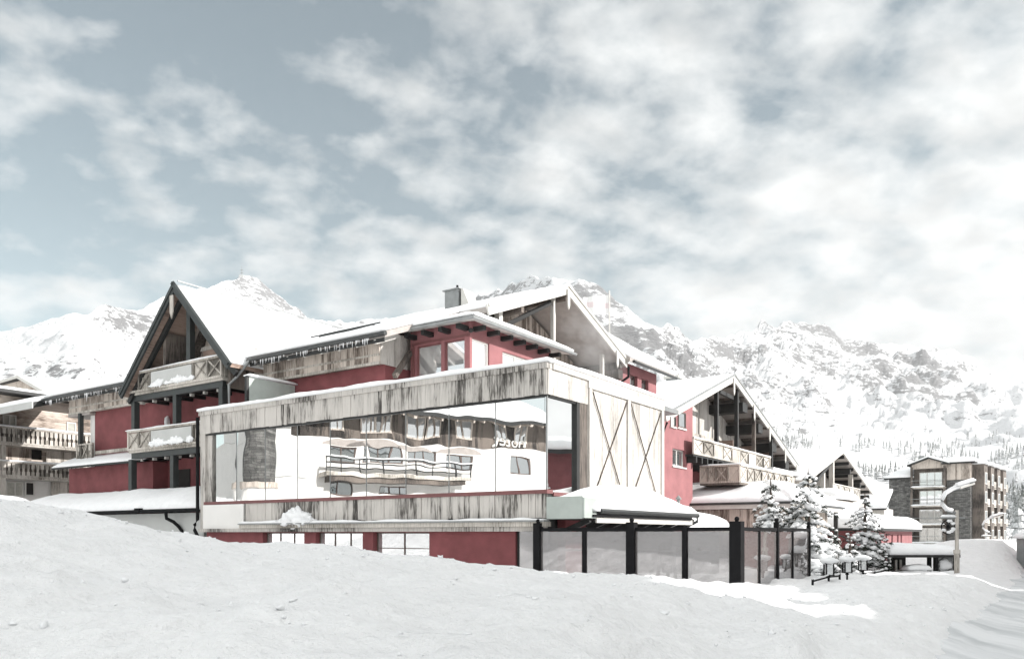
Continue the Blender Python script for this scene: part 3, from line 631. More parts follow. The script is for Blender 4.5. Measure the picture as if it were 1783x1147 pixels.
# main roof
def roofpair(th, x0, x1, m, ext=0):
    m.slab([(x0, EY, rz(EY)), (x1, EY, rz(EY)), (x1, RY, RZ), (x0, RY, RZ)], th); m.slab([(x0, RY, RZ), (x1, RY, RZ), (x1, 23, rz(23)), (x0, 23, rz(23))], th); return m
m = MB(); m.slab([(RXL, EY, rz(EY)), (-8.4, EY, rz(EY)), (-8.4, RY, RZ), (RXL, RY, RZ)], .22)
m.slab([(-8.4, 6.7, rz(6.7)), (GX, 6.7, rz(6.7)), (GX, RY, RZ), (-8.4, RY, RZ)], .22)
m.slab([(RXL, RY, RZ), (GX, RY, RZ), (GX, 18.8, rz(18.8)), (RXL, 18.8, rz(18.8))], .22)
rf = Hm.part('roof', m, 'pale_soffit', label='broad low-pitched main roof under snow')
sn = MB().snow([(RXL, EY - .05, rz(EY)), (-8.35, EY - .05, rz(EY)), (-8.35, RY, RZ), (RXL, RY, RZ)], .20, (80, 30), .05, .4, 3, .5)
sn.snow([(-8.4, 6.75, rz(6.7)), (GX - .02, 6.75, rz(6.7)), (GX - .02, RY, RZ), (-8.4, RY, RZ)], .20, (8, 22), .04, .3, 9, .5)
sn.snow([(RXL, RY, RZ), (GX - .02, RY, RZ), (GX - .02, 18.8, rz(18.8)), (RXL, 18.8, rz(18.8))], .22, (60, 20), .05, .3, 5, .5)
Hm.part('roof_snow', sn, 'roofsnow', rf, True)
ev = rz(EY)
g = MB().tube([(-8.3, EY - .08, ev - .10), (-16.0, EY - .08, ev - .13)], .09).tube([(-23.9, EY - .08, ev - .12), (RXL, EY - .08, ev - .14)], .09)
Hm.part('gutter', g, 'gutter', rf)
rt = MB(); x = -8.9
while x > RXL:
    if not (-24.2 < x < -15.9): rt.beam((x, EY + .02, ev - .32), (x, wy + .2, rz(wy + .2) - .32), .10, .16)
    x -= .95
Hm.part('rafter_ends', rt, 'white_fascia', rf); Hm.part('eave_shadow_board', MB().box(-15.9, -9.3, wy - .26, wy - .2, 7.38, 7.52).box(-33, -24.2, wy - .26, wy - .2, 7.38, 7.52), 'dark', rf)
Hm.part('eave_fascia', MB().box(-16, -8.45, EY + .0, EY + .05, ev - .36, ev - .22).box(RXL, -24.1, EY + .0, EY + .05, ev - .36, ev - .22), 'dark', rf)
Hm.part('icicles', MB().icicles((-9, EY - .1, ev - .18), (-16, EY - .1, ev - .2), 60, .05, .35, 1).icicles((-24, EY - .1, ev - .2), (RXL, EY - .1, ev - .2), 70, .05, .45, 2), 'roofsnow', rf)
Hm.part('snow_guard', MB().tube([(-9.5, 3.4, rz(3.4) + .32), (-13.3, 3.4, rz(3.4) + .30)], .03).tube([(-9.5, 3.1, rz(3.1) + .27), (-12.5, 3.1, rz(3.1) + .26)], .025), 'gutter', rf)

# right-hand gable (faces the sunny side), bargeboards along y at x=GX
gb = Hm.part('side_gable', MB().boards((-9.49, 4.8), (-9.49, 21), 6.4, lambda f: rz(4.8 + 16.2 * f) - .4, .19, .03, .02, 31), 'warm_wood', label='sunlit gable with pale bargeboards facing the terrace')
bb = MB(); bb.beam((GX + .06, 6.7, rz(6.7) - .12), (GX + .06, RY + .06, RZ - .12), .09, .42); bb.beam((GX + .06, RY + .02, RZ - .105), (GX + .06, 18.85, rz(18.85) - .12), .09, .42)
Hm.part('bargeboard', bb, 'white_fascia', gb)
bb = MB(); bb.beam((GX + .12, 6.7, rz(6.7) + .06), (GX + .12, RY + .06, RZ + .06), .08, .12); bb.beam((GX + .12, RY + .02, RZ + .075), (GX + .12, 18.9, rz(18.9) + .06), .08, .12)
Hm.part('verge_board', bb, 'white_fascia', gb)
sf = MB(); sf.slab([(-9.4, 6.8, rz(6.8) - .23), (GX, 6.8, rz(6.8) - .23), (GX, RY, RZ - .23), (-9.4, RY, RZ - .23)], .05).slab([(-9.4, RY, RZ - .23), (GX, RY, RZ - .23), (GX, 18.8, rz(18.8) - .23), (-9.4, 18.8, rz(18.8) - .23)], .05)
Hm.part('soffit', sf, 'pale_soffit', gb)
pz = MB()
for y in (9.3, RY, 18.3): pz.box(-9.4, GX - .02, y - .10, y + .10, rz(y) - .62, rz(y) - .33)
Hm.part('purlin', pz, 'brown_wood', gb)
pd = MB()
for y, l in ((RY, .85), (17.6, .8)): pd.prism([(GX + .13, y - .10, rz(y) - .15), (GX + .13, y + .10, rz(y) - .15), (GX + .13, y + .10, rz(y) - l), (GX + .13, y, rz(y) - l - .22), (GX + .13, y - .10, rz(y) - l)], (.05, 0, 0))
Hm.part('pendant_board', pd, 'white_fascia', gb)
Hm.part('king_post', MB().box(-7.55, -7.38, 12.35, 12.52, 7.9, RZ - .5), 'white_fascia', gb); Hm.part('post', MB().box(-7.6, -7.42, 17.1, 17.28, 5, rz(17.2) - .5), 'white_fascia', gb)
Hm.part('brace', MB().beam((-7.5, 12.3, RZ - .75), (-9.3, 9.6, 8.6), .16, .2), 'dark', gb)
Hm.part('gable_post', MB().box(-7.7, -7.45, 8.2, 8.45, 7.8, rz(8.3) - .3), 'white_fascia', gb)
Hm.part('drain_elbow', MB().tube([(GX + .1, 18.95, rz(18.9) - .2), (GX + .12, 18.9, 8.1), (GX - .25, 18.7, 7.8), (GX - .25, 18.7, 7.2)], .07), 'black', gb)
Hm.part('eave_bracket', MB().box(-7.8, GX, 18.0, 18.5, 7.9, 8.35), 'brown_wood', gb)
# loggia back wall below the gable
Hm.part('loggia_wall', MB().boards((-9.0, 10.5), (-9.0, 18.6), 4.5, 7.2, .2, .03, .01, 33).box(-9.4, -9.03, 10.5, 18.6, 4.5, 7.2), 'pale_wood', gb)
# end block with two small windows
ex = -7.35; ez = 9.0; y0, y1_ = 18.65, 23.4
wn = [(H.X(px0, 670, ex)[0], H.X(px1, 670, ex)[0]) for px0, px1 in ((1097, 1110), (1117, 1129))]
hl = [(a, c, 7.7, 8.5) for a, c in wn]
Hm.part('end_block_wall', MB().cells('y', y0, y1_, -1.7, ez, ex - .3, .3, hl).box(-14, ex - .31, y0, y1_, -1.7, ez), 'red_lit', label='red end wall in paler sunlit tone with two small windows')
for a, c, z0, z1 in hl: Hm.window('y', a, c, z0, z1, ex - .22, 1, 0, 'frame', 'pane', .06, .05)
m = MB().slab([(ex + .7, 18.6, 8.72), (ex + .7, 24.4, 8.72), (-12, 24.4, 12.3), (-12, 18.6, 12.3)][::-1], .2)
if True:
    q = [(-12, 18.6, 12.4), (ex + .7, 18.6, 9.02), (ex + .7, 24.4, 9.02), (-12, 24.4, 12.4)]; q = [q[0], q[1], q[2], q[3]]
    m = MB().slab(q, .2); er = Hm.part('end_roof', m, 'pale_soffit')
    Hm.part('roof_snow', MB().snow(q, .38, (16, 16), .06, .5, 6, .4), 'roofsnow', er, True)
    Hm.part('gutter', MB().tube([(ex + .78, 18.9, 8.86), (ex + .78, 24.4, 8.86)], .08), 'gutter', er)
Hm.part('dormer_fill', MB().prism([(-12, 14.5, rz(14.5) + .05), (-12, 18.6, 12.1), (-12, 24.3, 12.1), (-12, 24.3, 6)], (-9, 0, 0)), 'roofsnow', er)

# corner bay
bx0 = -9.15; bx1 = -6.27; by0 = 4.7; by1 = 10.3; bt = 7.84
f4 = lambda px, py=600: H.Y(px, py, by0)[0]; f5 = lambda px, py=600: H.X(px, py, bx1)[0]
h1 = [(f4(725), f4(768), 5.2, 7.18), (f4(774), f4(811), 5.2, 7.18)]; h2 = [(f5(822), f5(852), 5.2, 7.18), (f5(875), f5(945), 5.2, 7.05)]
bay = Hm.part('corner_bay', MB().cells('x', bx0, bx1 - .25, 2.0, bt, by0, .25, h1).cells('y', by0, by1, 2.0, bt, bx1 - .25, .25, h2), 'red_lit', label='red corner bay in paler sunlit tone with large windows')
Hm.part('bay_core', MB().box(bx0 + .1, bx1 - .5, by0 + .5, by1, 2.0, bt), 'void', bay)
def bwin(ax, a, c, z0, z1, pos, nxx, side):
    Hm.window(ax, a, c, z0, z1, pos, nxx, 0, 'redframe' if ax == 'x' else 'white_frame', 'bright_pane', .055, .05, 'bay_window', bay, side)
for a, c, z0, z1 in h1: bwin('x', a, c, z0, z1, by0 + .12, 1, -1)
bwin('y', h2[0][0], h2[0][1], h2[0][2], h2[0][3], bx1 - .12, 1, 1); bwin('y', h2[1][0], h2[1][1], h2[1][2], h2[1][3], bx1 - .12, 3, 1)
Hm.part('bay_surround', MB().box(f4(718), f4(722), by0 - .04, by0 - .002, 5.0, 7.2).box(f4(718), bx1 - .0, by0 - .05, by0 - .003, 7.22, 7.30), 'redframe', bay)
ce = (-5.6, 4.0); bz = 7.72
brf = Hm.part('bay_roof', MB().slab([(-9.6, 4.0, bz), (ce[0], 4.0, bz), (-7.1, 6.2, 8.25), (-9.6, 6.2, 8.48)], .13).slab([(ce[0], 4.0, bz), (ce[0], 11.0, bz), (-7.4, 11.0, 8.15), (-7.1, 6.2, 8.25)], .13), 'white_fascia', bay)
Hm.part('bay_roof_snow', MB().snow([(-9.7, 3.95, bz + .01), (ce[0] + .04, 3.95, bz + .01), (-7.1, 6.6, 8.32), (-9.7, 6.6, 8.62)], .16, (22, 10), .03, .3, 3, .5).snow([(ce[0] + .03, 3.95, bz + .01), (ce[0] + .03, 11.05, bz + .01), (-7.5, 11.05, 8.15), (-7.1, 6.6, 8.32)], .18, (34, 10), .03, .3, 4, .55), 'roofsnow', bay, True)
Hm.part('bay_gutter', MB().tube([(-9.7, 3.9, bz - .10), (ce[0] + .08, 3.9, bz - .10), (ce[0] + .10, 11.1, bz - .10)], .07), 'zinc', bay)
m = MB()
for i in range(4): x = -8.9 + i * .83; m.box(x - .09, x + .09, 4.16, 4.7, bz - .30, bz - .135)
for i in range(7): y = 4.95 + i * .88; m.box(bx1, bx1 + .5, y - .08, y + .08, bz - .30, bz - .135)
Hm.part('bay_rafter_ends', m, 'dark', bay)
Hm.part('corner_spotlight', MB().blob((bx1 + .14, by0 - .12, 7.38), .1, .1, .09, 10, 6, 0).tube([(bx1 - .05, by0 - .02, 7.42), (bx1 + .1, by0 - .1, 7.4)], .025), 'dark', bay)
Hm.part('corner_brace', MB().beam(H.Y(687, 655, 3.4)[:1] + (3.4, H.Y(687, 655, 3.4)[1]), (bx0 + .05, 4.62, 6.95), .16, .18), 'brown_wood', bay)
# chimney
cxp, czp = H.Y(797, 527, 9.0)
ch = Hm.part('chimney', MB().box(cxp - .42, cxp + .42, 8.6, 9.5, 9.0, 10.95), 'zinc', label='square sheet metal chimney with a thin flue')
cxp, czt = H.Y(797, 499, 9.0)
ch.data.clear_geometry(); cz0 = czp - 1.0; czt -= .28
mb_ = MB().box(cxp - .36, cxp + .40, 8.55, 9.35, cz0, czt)
ch.data.from_pydata([(v[0] - Hm.b.x, v[1] - Hm.b.y, v[2] - Hm.b.z) for v in mb_.v], [], mb_.f)
Hm.part('chimney_cap', MB().box(cxp - .44, cxp + .48, 8.47, 9.43, czt + .003, czt + .05), 'zinc', ch); Hm.part('flue', MB().tube([(cxp + .02, 8.95, czt), (cxp + .02, 8.95, czt + .32)], .05), 'black', ch)
Hm.part('roof_hatch', MB().hexa([(cxp + .5, 8.6, cz0), (cxp + 1.2, 8.6, cz0 + .1), (cxp + 1.2, 9.3, cz0 + .1), (cxp + .5, 9.3, cz0), (cxp + .5, 8.6, czt), (cxp + .6, 8.6, czt), (cxp + .6, 9.3, czt), (cxp + .5, 9.3, czt)]), 'white_fascia', ch)

# big front gable
gy = 1.5; gxa = -19.7; gza = 10.60; gs = 1.005; gxl, gxr = -23.85, -15.98
gz = lambda x: gza - gs * abs(x - gxa)
m = MB()
for s, xe in ((1, gxr), (-1, gxl)):
    a = [(gxa, gy, gza), (xe, gy, gz(xe)), (xe, 12, gz(xe)), (gxa, 12, gza)]
    if s < 0: a = [a[1], a[0], a[3], a[2]]
    m.slab(a, .16)
fg = Hm.part('front_gable_roof', m, 'soffit', label='steep front gable roof with dark bargeboards, its right slope white with snow')
sn = MB().snow([(gxa, gy + .06, gza), (gxr, gy + .06, gz(gxr)), (gxr, 12, gz(gxr)), (gxa, 12, gza)], .20, (24, 40), .05, .3, 7, .35)
sn.snow([(gxl, gy + .06, gz(gxl)), (gxa, gy + .06, gza), (gxa, 12, gza), (gxl, 12, gz(gxl))], .18, (24, 30), .04, .3, 8, .35)
Hm.part('roof_snow', sn, 'roofsnow', fg, True)
bb = MB()
for s, xe in ((1, gxr + .06), (-1, gxl - .06)):
    bb.beam((gxa - .1 * s, gy - .03, gza + .02), (xe, gy - .03, gz(xe) - .10), .09, .30); bb.beam((gxa - .1 * s, gy - .095, gza + .12), (xe, gy - .095, gz(xe)), .05, .14)
Hm.part('bargeboard', bb, 'fascia', fg)
bb = MB()
for s, xe in ((1, gxr), (-1, gxl)): bb.beam((gxa, gy + .35, gza - .45), (xe, gy + .35, gz(xe) - .40), .14, .22)
Hm.part('inner_rafter', bb, 'dark', fg)
Hm.part('ridge_flashing', MB().beam((gxa + .05, gy + .1, gza + .22), (gxa + .05, 11.5, gza + .2), .05, .05).beam((gxa + 1.2, gy + 1.0, gz(gxa + 1.2) + .21), (gxa + 1.2, 7.5, gz(gxa + 1.2) + .21), .03, .05), 'zinc', fg)
Hm.part('pendant_board', MB().prism([(gxa - .12, gy - .13, gza - .45), (gxa + .12, gy - .13, gza - .45), (gxa + .12, gy - .13, gza - 1.15), (gxa, gy - .13, gza - 1.45), (gxa - .12, gy - .13, gza - 1.15)], (0, -.04, 0)), 'rail_wood', fg)
Hm.part('king_post', MB().box(gxa + .18, gxa + .45, gy + .42, gy + .66, 7.0, gza - .7), 'fascia', fg)
# gable infill set back
gi = wy - .02
Hm.part('gable_wall', MB().boards((-22.6, gi), (-17.0, gi), 7.1, lambda f: gz(-22.6 + 5.6 * f) - .25, .2, .03, .01, 41).prism([(-23.4, gi + .01, 6.4), (-16.2, gi + .01, 6.4), (-16.2, gi + .01, 7.0), (gxa, gi + .01, gza - .3), (-23.4, gi + .01, 7.0)], (0, .3, 0)), 'warm_wood', fg)
Hm.part('gable_band', MB().box(-21.6, -17.3, gi - .14, gi - .06, 8.25, 8.42).box(-22.6, -16.6, gi - .12, gi - .05, 7.0, 7.9), 'pale_wood', fg)
Hm.window('x', -19.2, -18.6, 8.55, 9.5, gi - .06, 2, 0, 'rail_wood', 'pane', .05, .05, 'gable_window', fg, -1)
Hm.part('dark_partition', MB().box(-21.3, -21.1, 1.95, gi - .05, 6.5, 8.9).beam((-21.9, gi - .3, 6.7), (gxa - .1, gi - .3, gza - 1.0), .5, .25), 'brown_wood', fg)
Hm.part('box_bay', MB().box(-19.3, -17.2, 2.6, gi - .15, 6.45, 7.95), 'soffit', fg)
# balconies
bxa, bxb, byf = -23.85, -16.85, 1.8
def balcony(z0, z1, xb, nm):
    fl = Hm.part('balcony', MB().box(bxa, xb, byf + .02, wy, z0 - .10, z0 + .02), 'rail_wood', label=nm)
    r = MB(); railing(r, (bxa, byf), (bxb, byf), z0, z1, [('X', .0, .13), ('X', .13, .26), ('P', .26, .72), ('X', .72, .86), ('X', .86, 1.0)]); railing(r, (bxb, byf + .08), (bxb, wy - .1), z0, z1, [('P', 0, 1)])
    Hm.part('railing', r, 'rail_wood', fl)
    sb = MB(); sb.box(bxa + .26 * 7 + .1, bxa + .72 * 7 - .1, byf - .045, byf - .022, z0 + .15, z1 - .12); Hm.part('grey_panel', sb, 'greyplaster', fl)
    sn = MB().snow([(bxa - .08, byf - .1, z1 + .005), (bxb + .08, byf - .1, z1 + .005), (bxb + .08, byf + .1, z1 + .005), (bxa - .08, byf + .1, z1 + .005)], .06, (60, 3), .03, .08, int(z0 * 10), .3)
    rn = random.Random(int(z0 * 10))
    for i in range(26):
        x = bxa + 1.95 + 3.0 * rn.random(); hgt = .05 + .20 * abs(math.sin(x * 2.3 + z0)); sn.blob((x, byf - .045, z0 + .13 + hgt * .5), .24, .03, hgt * .6, 12, 8, .45, i)
    Hm.part('railing_snow', sn, 'roofsnow', fl, True)
    Hm.part('edge_beam', MB().box(bxa + .1, xb - .1, byf + .1, byf + .28, z0 - .36, z0 - .11), 'fascia', fl)
    j = MB(); x = bxa + .5
    while x < xb: j.box(x - .07, x + .07, byf - .05, wy, z0 - .27, z0 - .11) if False else j.box(x - .07, x + .07, byf + .3, wy, z0 - .34, z0 - .11); x += .95
    Hm.part('joists', j, 'dark', fl)
    e = MB(); x = bxa + .5
    while x < xb: e.box(x - .06, x + .06, byf + .34, byf + .50, z0 - .46, z0 - .345); x += .95
    Hm.part('joist_ends', e, 'white_fascia', fl)
balcony(6.42, 7.32, bxb, 'upper balcony under the gable with crossed railings'); balcony(3.80, 4.70, bxb, 'lower balcony with crossed railings')
for px in (235.5, 308, 388):
    x = H.Y(px, 700, byf + .2)[0]; Hm.part('balcony_post', MB().box(x - .13, x + .13, byf + .08, byf + .34, 4.72, 6.05), 'fascia')
for px in (230.5, 303):
    x = H.Y(px, 800, byf + .2)[0]; Hm.part('balcony_post', MB().box(x - .13, x + .13, byf + .08, byf + .34, -1.5, 3.42), 'fascia')
Hm.part('drainpipe', MB().tube([(gxr + .1, EY - .1, ev - .15), (gxr - .15, byf + .2, 6.4), (gxr - .55, byf + .1, 6.1), (gxr - .55, byf + .1, 2.0)], .06), 'zinc')
Hm.part('balcony_side_wood', MB().boards((-16.62, byf + .2), (-16.62, wy - .3), 6.0, 7.0, .2, .03, .01, 44).box(-16.7, -16.625, byf + .2, wy - .3, 6.0, 7.0), 'brown_wood')
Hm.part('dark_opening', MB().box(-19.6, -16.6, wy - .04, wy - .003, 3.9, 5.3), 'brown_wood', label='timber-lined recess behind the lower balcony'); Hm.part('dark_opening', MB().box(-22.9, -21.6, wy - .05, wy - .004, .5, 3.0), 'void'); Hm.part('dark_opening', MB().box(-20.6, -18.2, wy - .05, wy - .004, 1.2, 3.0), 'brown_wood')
# lower left wing with lean-to roof
lx0 = H.Y(122, 850, 2.8)[0]; lw = Hm.part('lower_wing', MB().box(lx0, -23.4, 2.75, wy, -1.7, 3.38), 'red', label='low red wing under a lean-to roof')
q = [(lx0 - .7, 2.2, 3.42), (-23.2, 2.2, 3.42), (-23.2, wy + .0, 4.0), (lx0 - .3, wy + .0, 4.0)]
Hm.part('lean_to_roof', MB().slab(q, .10), 'dark', lw); Hm.part('lean_to_snow', MB().snow(q, .12, (30, 8), .04, .3, 12, .3), 'roofsnow', lw, True)
Hm.part('lean_to_rail', MB().box(lx0 + 2, -24, wy - .45, wy - .4, 4.05, 4.22), 'rail_wood', lw)
Hm.part('small_railing', railing(MB(), (lx0 + .3, 3.0), (lx0 + 1.9, 3.0), 3.75, 4.65, [('B', 0, .3), ('X', .3, .7), ('B', .7, 1)]), 'rail_wood', lw)
Hm.part('corner_post', MB().box(-30.9, -30.7, 3.1, 3.3, 3.6, 6.3), 'fascia'); Hm.part('white_return', MB().box(-30.6, -29.98, 3.6, 4.0, 2.0, 6.3), 'plaster'); Hm.part('band_floor', MB().box(-32.1, -29.9, wy - .3, wy + 1.5, 6.2, 6.32), 'pale_soffit')
Hm.part('wall_lamp', MB().blob((H.Y(296, 735, wy)[0], wy - .15, H.Y(296, 735, wy)[1]), .13, .13, .28, 10, 7, .1), 'roofsnow')
# left continuation of the roof
q = [(-48, 1.95, 6.95), (-33.25, 1.95, 6.95), (-33.25, 9, 9.4), (-48, 9, 9.4)]
lr = Thing('far_left_roof', 'snow-covered roof edge with a deep grey-green fascia cut by the left border', 'roof', (-40, 5, 3)); lr.part('roof_deck', MB().slab(q, .30), 'dark')
lr.part('fascia', MB().box(-48, -33.2, 1.88, 1.94, 6.62, 6.98), 'greyplaster'); lr.part('snow_cover', MB().snow(q, .22, (60, 20), .05, .4, 21, .4), 'roofsnow', smooth=True)
lr.part('support', MB().box(-46, -35, 4.5, 4.8, -1.7, 7.3), 'warm_wood') if False else lr.part('post', MB().box(-47.5, -47.2, 3, 3.3, -1.7, 7.0), 'dark')

# low garage at the left of the annex
gz1 = 1.0; gx0 = -31; G = Thing('low_garage', 'low grey-walled garage with a thick sloping blanket of snow beside the annex', 'garage', (-23, 1.5, -1.7))
G.part('wall', MB().box(gx0, AX0 - .5, .45, 2.7, -1.7, .84), 'greyplaster')
q = [(gx0 - .3, .1, .95), (AX0 - .06, .1, .95), (AX0 - .06, 2.74, 1.75), (gx0 - .3, 2.74, 1.75)]
rr = G.part('roof', MB().slab(q, .08), 'dark'); G.part('roof_snow', MB().snow(q, .55, (70, 22), .08, 1.4, 31, .14), 'roofsnow', rr, True)
G.part('gutter', MB().tube([(gx0 - .3, .02, .90), (AX0 - .3, .02, .93)], .075).box(H.Y(240, 890, 0)[0] - .15, H.Y(240, 890, 0)[0] + .2, -.08, .1, .88, 1.06), 'black', rr)
xg = H.Y(288, 890, 0)[0]; xg2 = H.Y(314, 925, .3)[0]
G.part('drainpipe', MB().tube([(xg, .02, .85), (xg, .05, .62), (xg + .25, .2, .48), (xg2 - .2, .35, .30), (xg2, .38, .1), (xg2, .38, -1.2)], .07), 'black'); G.part('low_rail', MB().box(xg2 + .1, AX0 - .3, .2, .3, -.30, -.24), 'black')
G.part('low_rail_snow', MB().snow([(xg2 + .1, .12, -.23), (AX0 - .3, .12, -.23), (AX0 - .3, .4, -.23), (xg2 + .1, .4, -.23)], .14, (20, 5), .04, .12, 3), 'roofsnow', smooth=True)
# ================================================================ second hotel wing with the gable (x about -7)
W2X = -7.0; BX = -6.6
yl, zl = H.X(1157, 723, BX); ya, za = H.X(1276, 655, BX); yr, zr = H.X(1388, 812, BX)
W = Thing('hotel_gabled_wing', 'red hotel wing in paler sunlit tone whose timbered gable has two balconies, seen right of the annex', 'building', (-12, 36, -1.7))
gzz = lambda y: zl + (za - zl) * (y - yl) / (ya - yl) if y < ya else za + (zr - za) * (y - ya) / (yr - ya)
yw1 = H.X(1206, 750, W2X)[0]; ywl = yl + .6
hs2 = [(H.X(1167, 730, W2X)[0], H.X(1176, 730, W2X)[0], H.X(1170, 742, W2X)[1], H.X(1170, 724, W2X)[1]), (H.X(1180, 730, W2X)[0], H.X(1193, 730, W2X)[0], H.X(1186, 745, W2X)[1], H.X(1186, 717, W2X)[1]),
       (H.X(1171, 800, W2X)[0], H.X(1193, 800, W2X)[0], H.X(1182, 812, W2X)[1], H.X(1182, 782, W2X)[1])]
W.part('wall', MB().cells('y', ywl, yw1, -1.7, zl - .1, W2X - .3, .3, hs2[2:]).box(-24, W2X - .31, ywl, yw1, -1.7, zl - .1), 'red_lit', label='red plaster wall in paler sunlit tone with three small windows')
W.part('wall_above', MB().prism([(W2X, ywl, zl - .098), (W2X, yw1, zl - .098), (W2X, yw1, gzz(yw1) - .35), (W2X, ywl, gzz(ywl) - .3)], (-.3, 0, 0)), 'red_lit')
for i, (a, c, z0, z1) in enumerate(hs2):
    W.window('y', a, c, z0, z1, W2X - .2 if i == 2 else W2X, 2 if i == 2 else 1, 0, 'white_frame' if i == 2 else 'frame', 'pane', .07, .06)
    W.part('window_sill', MB().box(W2X - .02, W2X + .08, a - .08, c + .08, z0 - .09, z0 - .01), 'white_frame')
W.part('corner_pipe', MB().tube([(W2X + .3, ywl, zl - .3), (W2X + .1, ywl - .1, zl - .9), (W2X + .1, ywl - .1, -1.5)], .07), 'gutter')
XB = W2X - 2.2       # loggia back wall
W.part('loggia_wall', MB().boards((XB + .01, yw1), (XB + .01, yr - 2.5), 6.6, lambda f: gzz(yw1 + (yr - 2.5 - yw1) * f) - .3, .24, .03, .01, 51).prism([(XB, yw1, -1.7), (XB, yr - 2.4, -1.7), (XB, yr - 2.4, gzz(yr - 2.4) - .3), (XB, ya, za - .3), (XB, yw1, gzz(yw1) - .3)], (-14, 0, 0)), 'pale_wood')
W.part('loggia_lower_wall', MB().box(XB, XB + .06, yw1, yr - 2.6, -1.7, 5.6), 'red'); W.part('loggia_band', MB().box(XB + .05, XB + .14, yw1, yr - 3, 6.55, 6.85), 'rail_wood')
W.part('loggia_parapet', MB().prism([(W2X - .05, yw1, 3), (W2X - .05, yw1 + .02, 3), (W2X - .05, yw1 + .02, 8.2), (W2X - .05, yw1, 8.2)], (-2, 0, 0)), 'red_lit')
q1 = [(BX, yl, zl), (BX, ya, za), (-26, ya, za), (-26, yl, zl)]; q2 = [(BX, ya, za), (BX, yr, zr), (-26, yr, zr), (-26, ya, za)]
wr = W.part('roof', MB().slab(q1, .2).slab(q2, .2), 'pale_soffit')
W.part('roof_snow', MB().snow(q1, .24, (30, 40), .07, .5, 14, .5).snow(q2, .28, (36, 30), .07, .5, 15, .5), 'roofsnow', wr, True)
W.part('bargeboard', MB().beam((BX + .06, yl, zl - .12), (BX + .06, ya + .05, za - .12), .1, .45).beam((BX + .06, ya + .01, za - .105), (BX + .06, yr, zr - .12), .1, .45), 'white_fascia', wr)
W.part('verge_board', MB().beam((BX + .13, yl, zl + .1), (BX + .13, ya + .05, za + .1), .06, .12).beam((BX + .13, ya + .01, za + .115), (BX + .13, yr, zr + .1), .06, .12), 'zinc', wr)
m = MB()
for f in (.18, .40, .62, .84):
    y = ya + (yr - ya) * f; z = gzz(y)
    W.part('purlin_block', MB().box(XB, BX - .1, y - .5, y + .5, z - 1.15, z - .5), 'dark', wr)
for i in range(9):
    y = ya + .8 + i * 1.7
    if y < yr - .5: m.box(XB, BX, y - .06, y + .06, gzz(y) - .36, gzz(y) - .2)
W.part('soffit_rafters', m, 'brown_wood', wr)
for f in (.0, .27, .5, .76, .97):
    y = ya + (yr - ya) * f - .2; z = gzz(y)
    W.part('pendant_board', MB().prism([(BX + .14, y - .12, z - .1), (BX + .14, y + .12, z - .1), (BX + .14, y + .12, z - 1.0), (BX + .14, y, z - 1.25), (BX + .14, y - .12, z - 1.0)], (.05, 0, 0)), 'white_fascia', wr)
W.part('pendant_board', MB().prism([(BX + .14, yl + .5, zl), (BX + .14, yl + .8, zl), (BX + .14, yl + .8, zl - .6), (BX + .14, yl + .5, zl - .6)], (.05, 0, 0)), 'white_fascia', wr)
W.part('brace', MB().beam((BX - .4, ya - 1.5, za - 1.2), (BX - .4, ya + 2.4, za - 1.3), .2, .25), 'dark', wr)
# upper balcony in the gable
u0, uz1 = H.X(1207, 750, BX + .1); u1, _ = H.X(1341, 782, BX + .1); uz1 = 5.75; uz0 = 4.75
ub = W.part('balcony', MB().box(XB, BX + .1, u0, u1, uz0 - .12, uz0), 'dark', label='upper gable balcony with pale snow-dusted railing')
n = 9; W.part('railing', railing(MB(), (BX + .1, u0), (BX + .1, u1), uz0, uz1, [(('X', 'X', 'P', 'X', 'P', 'X', 'P', 'X', 'X')[i], i / n, (i + 1) / n) for i in range(n)]), 'rail_wood', ub)
W.part('railing_snow', MB().snow([(BX + .02, u0, uz1 + .005), (BX + .18, u0, uz1 + .005), (BX + .18, u1, uz1 + .005), (BX + .02, u1, uz1 + .005)], .07, (3, 60), .02, .08, 5, .4), 'roofsnow', ub, True)
m = MB(); y = u0 + .3
while y < u1: m.box(XB, BX + .2, y - .09, y + .09, uz0 - .5, uz0 - .13); y += .9
W.part('joists', m, 'dark', ub)
for px in (1247, 1282, 1312, 1342):
    y = H.X(px, 760, BX - .2)[0]; W.part('post', MB().box(BX - .3, BX - .06, y - .12, y + .12, uz0 - .6, gzz(y) - .3), 'dark' if px != 1312 else 'brown_wood')
for px in (1225, 1262, 1297):
    y = H.X(px, 745, XB)[0]; W.part('balcony_divider', MB().box(XB + .02, BX - .5, y, y + .1, uz0, uz0 + 1.7), 'soffit')
for px in (1215, 1250, 1285):
    y = H.X(px, 740, XB)[0]; W.window('y', y - .4, y + 1.2, uz0 + .1, uz0 + 1.6, XB + .07, 2, 0, 'white_frame', 'pane', .07, .05)
